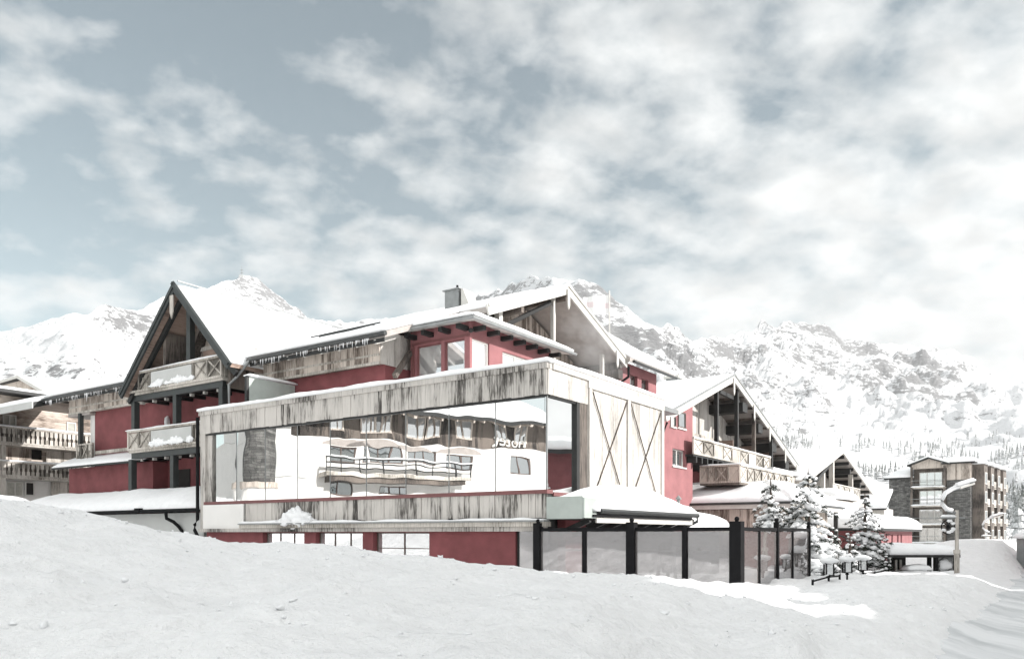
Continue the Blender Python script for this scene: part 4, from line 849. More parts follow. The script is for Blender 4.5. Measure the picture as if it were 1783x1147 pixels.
# lower projecting balcony
lbx = -4.5; ly0 = 29.1; ly1 = 40.5; lz0, lz1 = 3.12, 4.2
lb = W.part('balcony', MB().box(W2X, lbx, ly0, ly1, lz0 - .12, lz0), 'brown_wood', label='lower boxed balcony, shaded crossed front and sunlit side')
W.part('railing', railing(MB(), (W2X, ly0), (lbx, ly0), lz0, lz1, [('X', 0, .2), ('X', .2, .4), ('X', .4, .7), ('X', .7, 1)]).box(W2X + .1, lbx - .1, ly0 + .06, ly0 + .10, lz0 + .1, lz1 - .1), 'warm_wood', lb)
W.part('railing', railing(MB(), (lbx, ly0 + .06), (lbx, ly1), lz0, lz1, [('X', i / 8, (i + 1) / 8) for i in range(8)]).box(lbx - .10, lbx - .06, ly0 + .1, ly1, lz0 + .1, lz1 - .1), 'rail_wood', lb)
W.part('railing_snow', MB().snow([(W2X, ly0 - .1, lz1 + .005), (lbx + .1, ly0 - .1, lz1 + .005), (lbx + .1, ly0 + .1, lz1 + .005), (W2X, ly0 + .1, lz1 + .005)], .08, (30, 3), .02, .08, 1, .4).snow([(lbx - .1, ly0 + .1, lz1 + .006), (lbx + .1, ly0 + .1, lz1 + .006), (lbx + .1, ly1, lz1 + .006), (lbx - .1, ly1, lz1 + .006)], .09, (3, 60), .02, .08, 2, .4), 'roofsnow', lb, True)
W.part('side_annex', MB().box(W2X, -6.0, H.X(1345, 800, -6.0)[0], yr + 2, -1.7, 4.6), 'rail_wood'); W.part('side_annex_roof', MB().box(W2X, -5.7, H.X(1340, 800, -6.0)[0], yr + 3, 4.62, 4.85), 'roofsnow')
# chimney on its roof
cy_, cz_ = H.X(1182, 690, -12)
c = W.part('chimney', MB().box(-12.5, -11.6, cy_ - 1.2, cy_ + .1, cz_ - .8, H.X(1182, 663, -12)[1]), 'zinc'); W.part('chimney_cap', MB().box(-12.65, -11.45, cy_ - 1.35, cy_ + .25, H.X(1182, 663, -12)[1] + .003, H.X(1182, 660, -12)[1] + .05), 'white_fascia', c)

# ================================================================ pavilion in front of the wing
P_ = Thing('garden_pavilion', 'single-storey plank pavilion under a heavy grey-white hipped snow roof below the wing balconies', 'pavilion', (-4, 33, -1.7))
px1, py0, py1 = -1.0, 27.6, 40.3; ez_ = 1.8
P_.part('plank_wall', MB().boards((-9, 28.3), (px1 - .9, 28.3), -1.7, 1.45, .22, .03, .015, 61).boards((px1 - .9, 28.3), (px1 - .9, 39.6), -1.7, 1.45, .22, .03, .015, 62).box(-9, px1 - .92, 28.31, 39.6, -1.7, 1.45), 'warm_wood')
q1 = [(-10, py0, ez_), (px1, py0, ez_), (-3.8, 31.4, 3.05), (-10, 31.4, 3.05)]; q2 = [(px1, py0, ez_), (px1, py1, ez_), (-3.8, 38.4, 3.05), (-3.8, 31.4, 3.05)]; q3 = [(-10, 31.4, 3.05), (-3.8, 31.4, 3.05), (-3.8, 38.4, 3.05), (-10, 38.4, 3.05)]
pr = P_.part('roof', MB().slab(q1, .14).slab(q2, .14).slab(q3, .14), 'white_fascia')
P_.part('roof_snow', MB().snow(q1, .30, (40, 16), .05, .7, 17, .35).snow(q2, .52, (16, 40), .12, .9, 18, .3).snow(q3, .3, (16, 16), .05, .5, 19, .9), 'roofsnow', pr, True)
P_.part('eave_board', MB().box(-10, px1, py0 - .06, py0 - .005, ez_ - .34, ez_ - .05).box(px1 + .005, px1 + .06, py0, py1, ez_ - .34, ez_ - .05), 'white_fascia', pr)
P_.part('gutter', MB().tube([(-10, py0 - .14, ez_ - .02), (px1 + .1, py0 - .14, ez_ - .02), (px1 + .1, py1, ez_ - .02)], .07), 'gutter', pr)
for y in (28.2, 33.5, 39.3): P_.part('post', MB().box(px1 - .35, px1 - .1, y - .12, y + .12, -1.7, ez_ - .2), 'dark')
P_.part('brace', MB().beam((-7.2, 28.0, ez_ - .2), (-6.2, 28.0, .3), .12, .18), 'dark')
# low roof hump between canopy and pavilion
K = Thing('snowed_in_side_roof', 'small dark side roof buried under a smooth white snow dome behind the canopy', 'roof', (0, 10, -1.7))
K.part('wall', MB().box(-3.2, -.1, 8.7, 13.5, -1.7, .1), 'dark'); q = [(-3.4, 8.5, .12), (.35, 8.5, .12), (.35, 13.8, .12), (-3.4, 13.8, .12)]
K.part('roof_snow', MB().snow(q, .85, (22, 26), .06, 1.8, 22, .12), 'roofsnow', smooth=True)

# ================================================================ third chalet
X3 = -5.4; f3 = H
y3l, z3l = H.X(1398, 836, X3); y3a, z3a = H.X(1467, 782, X3); y3r, z3r = H.X(1520, 857, X3)
C3 = Thing('timber_gable_chalet', 'smaller timber chalet whose open gable with dark rafters rises behind the snowy spruces', 'chalet', (-9, 60, -1.7))
q1 = [(X3, y3l, z3l), (X3, y3a, z3a), (-26, y3a, z3a), (-26, y3l, z3l)]; q2 = [(X3, y3a, z3a), (X3, y3r, z3r), (-26, y3r, z3r), (-26, y3a, z3a)]
r3 = C3.part('roof', MB().slab(q1, .2).slab(q2, .2), 'pale_soffit'); C3.part('roof_snow', MB().snow(q1, .4, (16, 24), .08, .6, 24, .5).snow(q2, .4, (16, 24), .08, .6, 25, .5), 'roofsnow', r3, True)
C3.part('bargeboard', MB().beam((X3 + .06, y3l, z3l - .1), (X3 + .06, y3a, z3a - .1), .12, .5).beam((X3 + .06, y3a, z3a - .11), (X3 + .06, y3r, z3r - .1), .12, .5), 'white_fascia', r3)
g3 = lambda y: z3l + (z3a - z3l) * (y - y3l) / (y3a - y3l) if y < y3a else z3a + (z3r - z3a) * (y - y3a) / (y3r - y3a)
C3.part('gable_wall', MB().prism([(X3 - 3.2, y3l + 1, -1.7), (X3 - 3.2, y3r - 1.2, -1.7), (X3 - 3.2, y3r - 1.2, g3(y3r - 1.2) - .3), (X3 - 3.2, y3a, z3a - .3), (X3 - 3.2, y3l + 1, g3(y3l + 1) - .3)], (-15, 0, 0)), 'pale_wood')
m = MB()
for i in range(7):
    y = y3a + 1.2 + i * 2.0
    if y < y3r: m.box(X3 - 3.1, X3 - .1, y - .1, y + .1, g3(y) - .5, g3(y) - .2)
C3.part('rafters', m, 'dark', r3)
m = MB()
for f in (.3, .62, .93): y = y3a + (y3r - y3a) * f; m.box(X3 - 3.1, X3 - .2, y - .25, y + .25, g3(y) - 1.0, g3(y) - .55)
C3.part('purlins', m, 'dark', r3)
for px in (1434, 1450, 1483): y = H.X(px, 850, X3 - .6)[0]; C3.part('post', MB().box(X3 - .9, X3 - .5, y - .2, y + .2, -1.7, g3(y) - .3), 'pale_wood')
C3.part('brace', MB().beam((X3 - .5, y3l + 4.5, .8 + 3.2), (X3 - .5, y3a - 2, z3a - 1.2), .25, .3), 'dark')
ya3, yb3 = H.X(1452, 845, X3)[0], H.X(1484, 845, X3)[0]
bo = C3.part('balcony', MB().box(X3 - 3, X3 - .1, ya3, yb3 + 4, 3.3, 3.5), 'pale_wood'); C3.part('railing', railing(MB(), (X3 - .1, ya3), (X3 - .1, yb3 + 4), 3.5, 4.6, [('X', i / 5, (i + 1) / 5) for i in range(5)]), 'pale_wood', bo)
C3.part('balcony_front', MB().box(X3 - .2, X3, ya3 + 1, yb3 + 6, 1.4, 3.1), 'pale_soffit')
C3.part('porch_snow', MB().snow([(X3 - 1, y3l + 2, 3.2), (X3 + 2.2, y3l + 2, 3.0), (X3 + 2.2, y3l + 10, 3.0), (X3 - 1, y3l + 10, 3.2)], .7, (14, 24), .15, 1.1, 27, .3), 'roofsnow', smooth=True)

# ================================================================ low red building with slit windows and round emblem
Lx = -.9; ly_a = 45.9; ly_b = H.X(1592, 920, Lx)[0] - 1.5; S = Thing('low_red_building', 'low red building, its side toned paler for the sun, with narrow slit windows under thick overhanging snow', 'building', (-5, 55, -1.7))
sl = []
for px in (1511, 1521, 1532, 1542, 1552, 1562, 1568):
    y = H.X(px, 935, Lx)[0]; sl.append((y, y + .55 + (px - 1500) * .004, -1.1, -.05))
S.part('side_wall', MB().cells('y', ly_a, ly_b, -1.7, .42, Lx - .3, .3, sl), 'red_lit'); S.part('front_wall', MB().box(-12, Lx - .31, ly_a, ly_b, -1.7, .40), 'red')  # sunlit side in the lightened red, shaded front in the darker one
for a, c_, z0, z1 in sl: S.window('y', a, c_, z0, z1, Lx - .25, 1, 0, 'frame', 'pane', .05, .04)
q = [(-12, ly_a - .8, .45), (Lx + .8, ly_a - .8, .45), (Lx + .8, ly_b + .8, .45), (-12, ly_b + .8, .45)]
sr = S.part('roof', MB().slab(q, .22), 'dark'); S.part('roof_snow', MB().snow(q, 1.15, (30, 40), .16, 1.6, 33, .4), 'roofsnow', sr, True)
q = [(-12, ly_a + 3, 1.5), (Lx - 3, ly_a + 3, 1.5), (Lx - 3, ly_b - 3, 1.5), (-12, ly_b - 3, 1.5)]
S.part('upper_snow', MB().snow(q, 1.0, (20, 24), .2, 1.2, 35, .5), 'roofsnow', sr, True)
ex_, ez2 = H.Y(1460, 950, 44.6)
E = Thing('round_letter_sign', 'round metal wreath sign holding a large letter R in front of the low red building', 'sign', (ex_, 44.6, -1.7))
m = MB()
for i in range(28):
    t0 = 2 * math.pi * i / 28; t1 = 2 * math.pi * (i + 1) / 28; m.beam((ex_ + .78 * math.cos(t0), 44.6, ez2 + .78 * math.sin(t0)), (ex_ + .78 * math.cos(t1), 44.6, ez2 + .78 * math.sin(t1)), .10, .22 + .06 * (i % 2), (0, 1, 0))
E.part('wreath_ring', m, 'gutter'); E.part('support_post', MB().box(ex_ - .08, ex_ + .08, 44.66, 44.8, -1.7, ez2 - .5), 'dark')
me = textmesh("R", 1.35, .05); me.materials.append(M['white_fascia']); o = bpy.data.objects.new('letter', me); col.objects.link(o); o.parent = E.o; o.location = (0, -.08, ez2 + 1.7); o.rotation_euler = (R(90), 0, 0)
# link roof behind it
K2 = Thing('grey_gabled_shed', 'small pale shed roof under snow between the timber chalet and the stone apartments', 'shed', (1, 84, -1.7))
sx_, sz_ = H.Y(1530, 862, 84); K2.part('wall', MB().box(sx_ - 6, sx_ + .6, 84, 90, -1.7, 3.0), 'pale_wood'); q = [(sx_ - 7, 83.4, 3.0), (sx_ + .9, 83.4, 3.0), (sx_ + .9, 88, 5.2), (sx_ - 7, 88, 5.2)]
K2.part('roof', MB().slab(q, .2), 'dark'); K2.part('roof_snow', MB().snow(q, .5, (14, 10), .1, .6, 3, .5), 'roofsnow', smooth=True)

# ================================================================ stone and timber apartment block
kA = (1690 - CX) / F; AF = Frame((kA * 115, 115), R(-41))
B = Thing('stone_apartment_block', 'four-storey apartment block of dark stone and brown timber at the end of the road', 'apartment block', (-5, 8, -3), AF)
ax = lambda px, py=850: AF.Y(px, py, 0)
x0 = ax(1548)[0]; xm1 = ax(1592)[0]; xm2 = ax(1645)[0]; zT = ax(1690, 800)[1]
zf = lambda py, px=1620: AF.Y(px, py, 0)[1]
B.part('stone_wing', MB().box(x0, xm1 - .3, 0, 9, -4, zf(832, 1560)), 'stone', label='dark stone wall at the left corner')
q = [(x0 - .6, -.5, zf(832, 1560) + .02), (xm1 - .35, -.5, zf(832, 1560) + .02), (xm1 - .35, 8, zf(800, 1560)), (x0 + 1.5, 8, zf(800, 1560))]
rr = B.part('wing_roof', MB().slab(q, .25), 'dark'); B.part('roof_snow', MB().snow(q, .4, (10, 12), .08, .5, 4, .5), 'roofsnow', rr, True)
B.part('stone_tower', MB().box(xm2 + .3, 0, 0, 20, -4, zf(834, 1690)), 'stone', label='stone wall on the street corner')
B.part('upper_planks', MB().boards((xm2 + .3, -.02), (0, -.02), zf(834, 1690) + .02, zT - .3, .3, .05, .02, 71).box(xm2 + .3, -.01, .0, 20, zf(834, 1690) + .02, zT - .3), 'warm_wood')
B.part('balcony_bay', MB().box(xm1 - .29, xm2 + .29, .9, 20, -4, zT - .2), 'brown_wood')
gab = xm1 + (xm2 - xm1) * .5
B.part('bay_gable', MB().prism([(xm1 - .3, -.3, zf(815)), (xm2 + .3, -.3, zf(815)), (xm2 + .3, -.3, zf(806)), (gab, -.3, zf(797)), (xm1 - .3, -.3, zf(806))], (0, 1.1, 0)), 'warm_wood')
q = [(xm1 - .8, -.9, zf(808)), (gab, -.9, zf(796)), (gab, 14, zf(796)), (xm1 - .8, 14, zf(808))]; qb = [(gab, -.9, zf(796)), (xm2 + .8, -.9, zf(808)), (xm2 + .8, 14, zf(808)), (gab, 14, zf(796))]
gr = B.part('gable_roof', MB().slab(q, .22).slab(qb, .22), 'dark'); B.part('roof_snow', MB().snow(q, .35, (8, 16), .05, .4, 5, .5).snow(qb, .35, (8, 16), .05, .4, 6, .5), 'roofsnow', gr, True)
q = [(xm2 - .3, -.8, zT - .28), (.7, -.8, zT - .28), (.7, 20.5, zT - .28), (xm2 - .3, 20.5, zT - .28)]
mr = B.part('main_roof', MB().slab(q, .2), 'dark'); B.part('roof_snow', MB().snow(q, .8, (14, 24), .1, 1.4, 7, .4), 'roofsnow', mr, True)
levels = [848, 880, 913, 945]
for i, py in enumerate(levels):
    z0 = zf(py); bl = B.part('balcony', MB().box(xm1 - .2, xm2 + .2, -1.0, .88, z0 - .18, z0), 'rail_wood', label=('top balcony', 'second balcony from the top', 'third balcony from the top', 'lowest balcony')[i])
    B.part('balcony_rail', MB().box(xm1 - .2, xm2 + .2, -1.02, -.96, z0 + .95, z0 + 1.03).box(xm1 - .2, xm2 + .2, -1.0, -.97, z0 + .45, z0 + .5).box(xm1 - .2, xm2 + .2, -1.0, -.97, z0 + .2, z0 + .25), 'zinc', bl)
    B.part('rail_snow', MB().snow([(xm1 - .2, -1.1, z0 + .01), (xm2 + .2, -1.1, z0 + .01), (xm2 + .2, -.6, z0 + .01), (xm1 - .2, -.6, z0 + .01)], .22, (16, 4), .06, .2, i, .5), 'roofsnow', bl, True)
    B.window('x', xm1 + .5, xm2 - .5, z0 + .1, z0 + 2.3, .88, 3, 0, 'white_frame', 'bright_pane', .10, .08, side=-1)
for x in (xm1 - .15, xm2 + .15): B.part('post', MB().box(x - .14, x + .14, -1.0, -.72, -4, zf(812)), 'brown_wood')
for i, y in enumerate((1.2, 6.0, 10.8, 15.6)):
    B.part('side_bay', MB().box(0.0, 1.5, y, y + 2.4, -4, zT - .6), 'brown_wood'); B.part('bay_roof_snow', MB().snow([(-.2, y - .3, zT - .58), (2.0, y - .3, zT - .58), (2.0, y + 2.8, zT - .58), (-.2, y + 2.8, zT - .58)], .5, (6, 8), .08, .5, i, .5), 'roofsnow', smooth=True)
    for j, py in enumerate(levels):
        z0 = zf(py); B.part('side_balcony', MB().box(0.0, 1.4, y + 2.42, y + 4.75, z0 - .15, z0 + .02).box(1.32, 1.38, y + 2.42, y + 4.75, z0 + .1, z0 + 1.0), 'rail_wood'); B.window('y', y + .5, y + 1.9, z0 + .3, z0 + 2.0, 1.5, 1, 0, 'white_frame', 'pane', .1, .06)
B.part('chimney', MB().box(xm1 - .2, xm1 + .6, 3, 4, zf(810), zf(789)), 'zinc')

# ================================================================ far-left timber chalet with baluster balconies
CXp = -45; T = Thing('timber_balcony_chalet', 'pale horizontal-board chalet with two long cut-baluster balconies at the left border', 'chalet', (-47, 6, -1.7))
g = lambda px, py: H.X(px, py, CXp)
yA_, yB_ = -3.5, 11.3
T.part('upper_wall', MB().hboards((CXp - 1.5, yA_), (CXp - 1.5, yB_ + 3.5), 4.6, 9.4, .2, .04, 81).box(-56, CXp - 1.501, yA_, yB_ + 3.5, 4.6, 9.4), 'log_wood')
T.part('lower_wall', MB().box(-56, CXp - 1.52, yA_, yB_ - .3, -1.7, 4.58), 'plaster')
zr1 = g(60, 747)[1]; zr0 = g(60, 775)[1]; zs1 = g(60, 806)[1]; zs0 = g(60, 831)[1]
for nm, a, c_ in (('upper long balcony', zr0, zr1), ('lower long balcony', zs0, zs1)):
    bl = T.part('balcony', MB().box(CXp - 1.5, CXp, yA_, yB_, a - .12, a), 'rail_wood', label=nm)
    T.part('railing', railing(MB(), (CXp, yA_), (CXp, yB_), a, c_, [('B', 0, .33), ('B', .33, .66), ('B', .66, 1)]), 'rail_wood', bl); T.part('railing_back', MB().box(CXp - .14, CXp - .12, yA_, yB_, a + .05, c_ - .1), 'brown_wood', bl)
    T.part('railing_snow', MB().snow([(CXp - .12, yA_, c_ + .004), (CXp + .12, yA_, c_ + .004), (CXp + .12, yB_, c_ + .004), (CXp - .12, yB_, c_ + .004)], .12, (3, 50), .03, .1, 3, .5), 'roofsnow', bl, True)
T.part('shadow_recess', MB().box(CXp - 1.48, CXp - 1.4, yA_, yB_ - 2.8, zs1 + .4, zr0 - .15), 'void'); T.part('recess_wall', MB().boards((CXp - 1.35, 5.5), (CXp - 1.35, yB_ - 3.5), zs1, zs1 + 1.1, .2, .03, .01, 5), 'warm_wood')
T.part('recess_wall', MB().boards((CXp - 1.2, yB_ - 2.6), (CXp - 1.2, yB_ - .4), zs1 - .5, zr0 - .15, .25, .03, .01, 6), 'rail_wood')
yy = g(95, 700)
T.window('y', g(22, 720)[0], g(46, 720)[0], zr1 + .1, g(30, 718)[1], CXp - 1.44, 2, 0, 'white_frame', 'curtain', .08, .05); T.window('y', g(134, 740)[0], g(150, 740)[0], zr1 - .1, g(140, 732)[1], CXp - 1.44, 1, 0, 'white_frame', 'curtain', .08, .05)
T.window('y', g(14, 840)[0], g(58, 840)[0], g(30, 862)[1], g(30, 836)[1], CXp - 1.44, 3, 0, 'white_frame', 'curtain', .08, .05, 'patio_door'); T.window('y', g(61, 840)[0], g(78, 840)[0], g(70, 862)[1], g(70, 837)[1], CXp - 1.44, 1, 0, 'white_frame', 'void', .08, .05, 'patio_door')
T.window('y', yA_ + 4.5, g(10, 840)[0], g(8, 858)[1], g(8, 838)[1], CXp - 1.44, 2, 0, 'brown_wood', 'pane', .08, .05)
T.part('corner_plank', MB().boards((CXp - 1.4, yB_ - 2.2), (CXp - 1.4, yB_ - .3), -1.7, zs0 - .15, .3, .03, .01, 7), 'rail_wood'); T.part('post', MB().box(CXp - .3, CXp, g(3, 800)[0], g(3, 800)[0] + .25, -1.7, zr0 - .15), 'rail_wood')
T.part('roof', MB().slab([(-58, yA_, 9.42), (CXp + .0, yA_, 9.42), (CXp, yB_ + 4, 9.42), (-58, yB_ + 4, 9.42)][::1], .2), 'dark')
T.part('roof_snow', MB().snow([(-58, yA_, 9.43), (CXp, yA_, 9.43), (CXp, yB_ + 4, 9.43), (-58, yB_ + 4, 9.43)], .3, (10, 16), .08, .6, 4, .5), 'roofsnow', smooth=True)
T.part('stone_ball_finial', MB().prism([(CXp - .06, g(97, 750)[0], zr1 + .1), (CXp - .06, g(112, 750)[0], zr1 + .1), (CXp - .06, g(109, 740)[0], zr1 + .75), (CXp - .06, g(103, 740)[0], zr1 + .5)], (-.1, 0, 0)), 'black') if False else None
# small chalet behind it
Y2 = 50; xa_, za_ = H.Y(30, 655, Y2); D = Thing('small_gabled_chalet', 'small timber chalet showing only its snowy gable above the left roofs', 'chalet', (xa_, Y2, 5))
xl_, zl_ = H.Y(-60, 682, Y2); xr_, zr_ = H.Y(80, 684, Y2)
D.part('gable_wall', MB().prism([(xl_ + 1, Y2 + 1.2, 0), (xr_ - 1, Y2 + 1.2, 0), (xr_ - 1, Y2 + 1.2, zr_), (xa_, Y2 + 1.2, za_ - .4), (xl_ + 1, Y2 + 1.2, zl_)], (0, 10, 0)), 'log_wood')
q = [(xl_, Y2, zl_), (xa_, Y2, za_), (xa_, Y2 + 12, za_), (xl_, Y2 + 12, zl_)]; qb = [(xa_, Y2, za_), (xr_, Y2, zr_), (xr_, Y2 + 12, zr_), (xa_, Y2 + 12, za_)]
D.part('roof', MB().slab(q, .25).slab(qb, .25), 'dark'); D.part('roof_snow', MB().snow(q, .5, (10, 10), .05, .6, 1, .5).snow(qb, .5, (10, 10), .05, .6, 2, .5), 'roofsnow', smooth=True)
xw_, zw_ = H.Y(18, 680, Y2 + 1.2); D.window('x', xw_, xw_ + 2.6, zw_ - .7, zw_ + .4, Y2 + 1.15, 3, 0, 'white_frame', 'void', .1, .1, side=-1)
D.part('bargeboard', MB().beam((xl_, Y2 - .06, zl_ - .1), (xa_, Y2 - .06, za_ - .1), .1, .5).beam((xa_, Y2 - .06, za_ - .11), (xr_, Y2 - .06, zr_ - .1), .1, .5), 'white_fascia')
# ================================================================ glass fence round the terrace
FN = Thing('glass_terrace_fence', 'black steel fence with milky glass panels standing in the snow in front of the annex', 'fence', (2.5, -.3, -1.7))
fy = -.3; xe = 5.34; zt_ = .17; spx = [H.Y(p, 900, fy)[0] for p in (937, 1018, 1100, 1193, 1283)]; ye = [H.X(p, 900, xe)[0] for p in (1321, 1352, 1379, 1408)]
def post(x, y, wd, top): 
    m = MB().box(x - wd / 2, x + wd / 2, y - wd / 2, y + wd / 2, -1.9, top)
    FN.part('post', m, 'black')
    if top > zt_ + .05: FN.part('post_finial', MB().blob((x, y, top + .055), .06, .06, .06, 10, 6, 0).box(x - .035, x + .035, y - .035, y + .035, top, top + .03), 'black')
for i, x in enumerate(spx): post(x, fy, (.20, .10, .22, .12, .27)[i], (zt_ + .12, zt_, zt_ + .12, zt_, zt_ + .12)[i])
for i, y in enumerate(ye): post(xe, y, (.08, .12, .08, .10)[i], (zt_, zt_ + .14, zt_, zt_ + .08)[i])
FN.part('top_rail', MB().box(-.05, xe, fy - .04, fy + .04, zt_ - .10, zt_ - .01), 'black'); FN.part('top_rail', MB().box(xe - .04, xe + .04, fy + .05, ye[-1], zt_ - .10, zt_ - .01), 'black')
for a, c_ in zip(spx, spx[1:]): FN.part('glass_panel', MB().box(a + .08, c_ - .08, fy - .01, fy + .01, -1.8, zt_ - .11), 'fence_glass')
for a, c_ in zip([fy] + ye, ye): FN.part('glass_panel', MB().box(xe - .01, xe + .01, a + .07, c_ - .07, -1.8, zt_ - .11), 'fence_glass')
FN.part('glass_panel', MB().box(-.7, spx[0] - .12, fy - .01, fy + .01, -1.8, zt_ - .11), 'fence_glass')
FN.part('middle_rail', MB().box(.2, xe - .1, fy + .03, fy + .05, -.44, -.40), 'zinc')
# skis and poles behind the glass
SK = Thing('ski_rack', 'pair of skis and poles standing in the snow behind the third glass panel', 'skis', (spx[2] + .9, .3, -1.6))
for i, (dx, tl) in enumerate(((.35, .14), (.62, .12), (.92, -.1), (1.2, .1))):
    x = spx[2] + dx; SK.part('ski', MB().beam((x, .35, -1.6), (x + tl, .4, -.15 - .08 * i), .02, .09, (1, 0, 0)), 'black' if i < 2 else 'zinc')

# ================================================================ low garden fence and lanterns along the bank
def gp(px, py, Y): return ((px - CX) / F * Y, Y, (HOR - py) / F * Y)
LN = [(1443, 985, 1012, 20.5, 1.0), (1475, 982, 1005, 22.5, .95), (1502, 979, 1000, 24.5, .95), (1547, 970, 992, 31, 1.0)]
def lantern_proto():
    t = Thing('garden_lantern', 'snow-capped black garden lantern nearest the glass fence', 'lantern', (0, 0, 0), WF, 'lanterns along the garden fence')
    t.part('post', MB().tube([(0, 0, -.6), (0, 0, .28)], .028, 8).blob((0, 0, .28), .06, .06, .03, 8, 4, 0), 'black')
    g = t.part('glass_box', MB().box(-.085, .085, -.085, .085, .335, .60), 'bright_pane'); m = MB()
    for sx in (-1, 1):
        for sy in (-1, 1): m.box(sx * .092 - .012, sx * .092 + .012, sy * .092 - .012, sy * .092 + .012, .32, .61)
    m.box(-.11, .11, -.11, .11, .31, .33).box(-.12, .12, -.12, .12, .612, .632); t.part('cage', m, 'black', g)
    t.part('snow_cap', MB().blob((0, 0, .69), .23, .23, .09, 14, 8, .12, 3), 'roofsnow', smooth=True); return t
lp = lantern_proto(); lab = ['snow-capped black garden lantern nearest the glass fence', 'second garden lantern from the glass fence, leaning close to the small spruce', 'third garden lantern from the glass fence, in front of the spruce trunk', 'farthest garden lantern, near the end of the low fence by the shelter']
for i, (px, pt, pb, Y, s) in enumerate(LN):
    p = gp(px, pt, Y); o = lp.o if i == 0 else copy_tree(lp.o); o.location = (p[0], p[1], p[2] + EYE - .55); o['label'] = lab[i]
pts = [(1415, 1020, 19.4), (1443, 1012, 20.4), (1462, 1010, 21.3), (1478, 1010, 22.4), (1503, 1005, 24.4), (1523, 1003, 26.2), (1547, 997, 30.8), (1565, 994, 33), (1592, 985, 37)]
for k_, (a_, b_, nm) in enumerate(((0, 4, 'near stretch of low black pipe fence half buried beside the glass fence'), (4, 9, 'far stretch of low black pipe fence running towards the snowy shelter'))):
    p3 = [tuple(Vector(gp(*p)) + Vector((0, 0, .12))) for p in pts[a_:b_]]
    if k_ == 0: p3 = p3[:3]
    lf = Thing('low_pipe_fence', nm, 'fence', p3[0][:2] + (-1.6,), WF, 'low pipe fence along the bank')
    lf.part('rail', MB().tube([(p[0], p[1], p[2]) for p in p3], .022, 8), 'black')
    for p in p3: lf.part('post', MB().tube([(p[0], p[1], p[2] - .5), (p[0], p[1], p[2] + .05)], .030, 8), 'black')
    sn = MB(); nn = len(p3)
    for u, v in zip(p3, p3[1:]): sn.snow([(u[0] - .03, u[1] - .05, u[2] + .036), (v[0] - .03, v[1] - .05, v[2] + .036), (v[0] + .03, v[1] + .05, v[2] + .036), (u[0] + .03, u[1] + .05, u[2] + .036)], .05, (16, 2), .03, .06, 3, .4)
    lf.part('rail_snow', sn, 'roofsnow', smooth=True)

# ================================================================ spruces loaded with snow
def spruce(label, px, ytop, ybase, Y, wid, seed, grp='snow-laden spruces beside the pavilion'):
    X = (px - CX) / F * Y; zt_ = (HOR - ytop) / F * Y; zb = (HOR - ybase) / F * Y; Ht = zt_ - zb; rn = random.Random(seed)
    t = Thing('snowy_spruce', label, 'spruce', (X, Y, zb), WF, grp)
    t.part('trunk', MB().tube([(X, Y, zb - .5), (X, Y, zb + Ht * .5), (X, Y, zt_)], .13, 8, .015), 'bark')
    nd_, sn = MB(), MB(); levels = int(Ht / .26)
    for lv in range(levels):
        f = lv / levels; z = zb + Ht * (.08 + .9 * f); rad = 1.2 * wid * (1 - f) ** .8 * rn.uniform(.7, 1.15) + .06; nb = max(5, int(12 * (1 - f) + 3))
        for b_ in range(nb):
            th = rn.uniform(0, 6.28); L_ = rad * rn.uniform(.65, 1.15); dr = rn.uniform(.25, .6) * L_; d = Vector((math.cos(th), math.sin(th), 0)); sd = Vector((-d.y, d.x, 0)); prev = None
            m_ = max(3, int(L_ / .13)); z0 = z + rn.uniform(-.1, .1)
            for s_ in range(m_ + 1):
                u = s_ / m_; c = Vector((X, Y, z0)) + d * (L_ * u) - Vector((0, 0, dr * u * u)); wdt = .05 + .15 * L_ * math.sin(min(1, u * 1.15 + .1) * math.pi) * .8
                if s_ > 0:
                    for q_ in range(8):       # needle tufts
                        a = c + Vector((rn.uniform(-1, 1), rn.uniform(-1, 1), rn.uniform(-.7, .1))) * wdt; e = (sd * rn.uniform(-1, 1) + d * rn.uniform(.1, 1) + Vector((0, 0, rn.uniform(-.9, .1)))) * rn.uniform(.07, .17); w_ = Vector((rn.uniform(-1, 1), rn.uniform(-1, 1), rn.uniform(-1, 1))) * .022
                        nd_.add([a - w_, a + w_, a + e], [(0, 1, 2)])
                    if rn.random() < .66:
                        r_ = wdt * rn.uniform(.55, 1.0) + .025; sn.blob(c + Vector((0, 0, .03)), r_, r_, r_ * rn.uniform(.4, .62), 7, 5, .35, rn.random() * 9)
    t.part('crown', nd_, 'needles'); t.part('crown_snow', sn, 'roofsnow', smooth=True); return t
spruce('left of the two spruces standing between the glass fence and the pavilion', 1342, 832, 975, 26.5, 1.05, 3)
spruce('taller spruce by the right end of the glass fence with branches bowed by snow', 1407, 812, 1000, 25.5, 1.25, 5)
spruce('spruce standing alone in front of the low red building', 1506, 858, 985, 30, .95, 9)
spruce('small young spruce leaning beside the second lantern', 1480, 932, 1000, 25.5, .42, 12)
spruce('low snowed-over conifer shrub right of the lone spruce', 1532, 945, 990, 33, .75, 15)

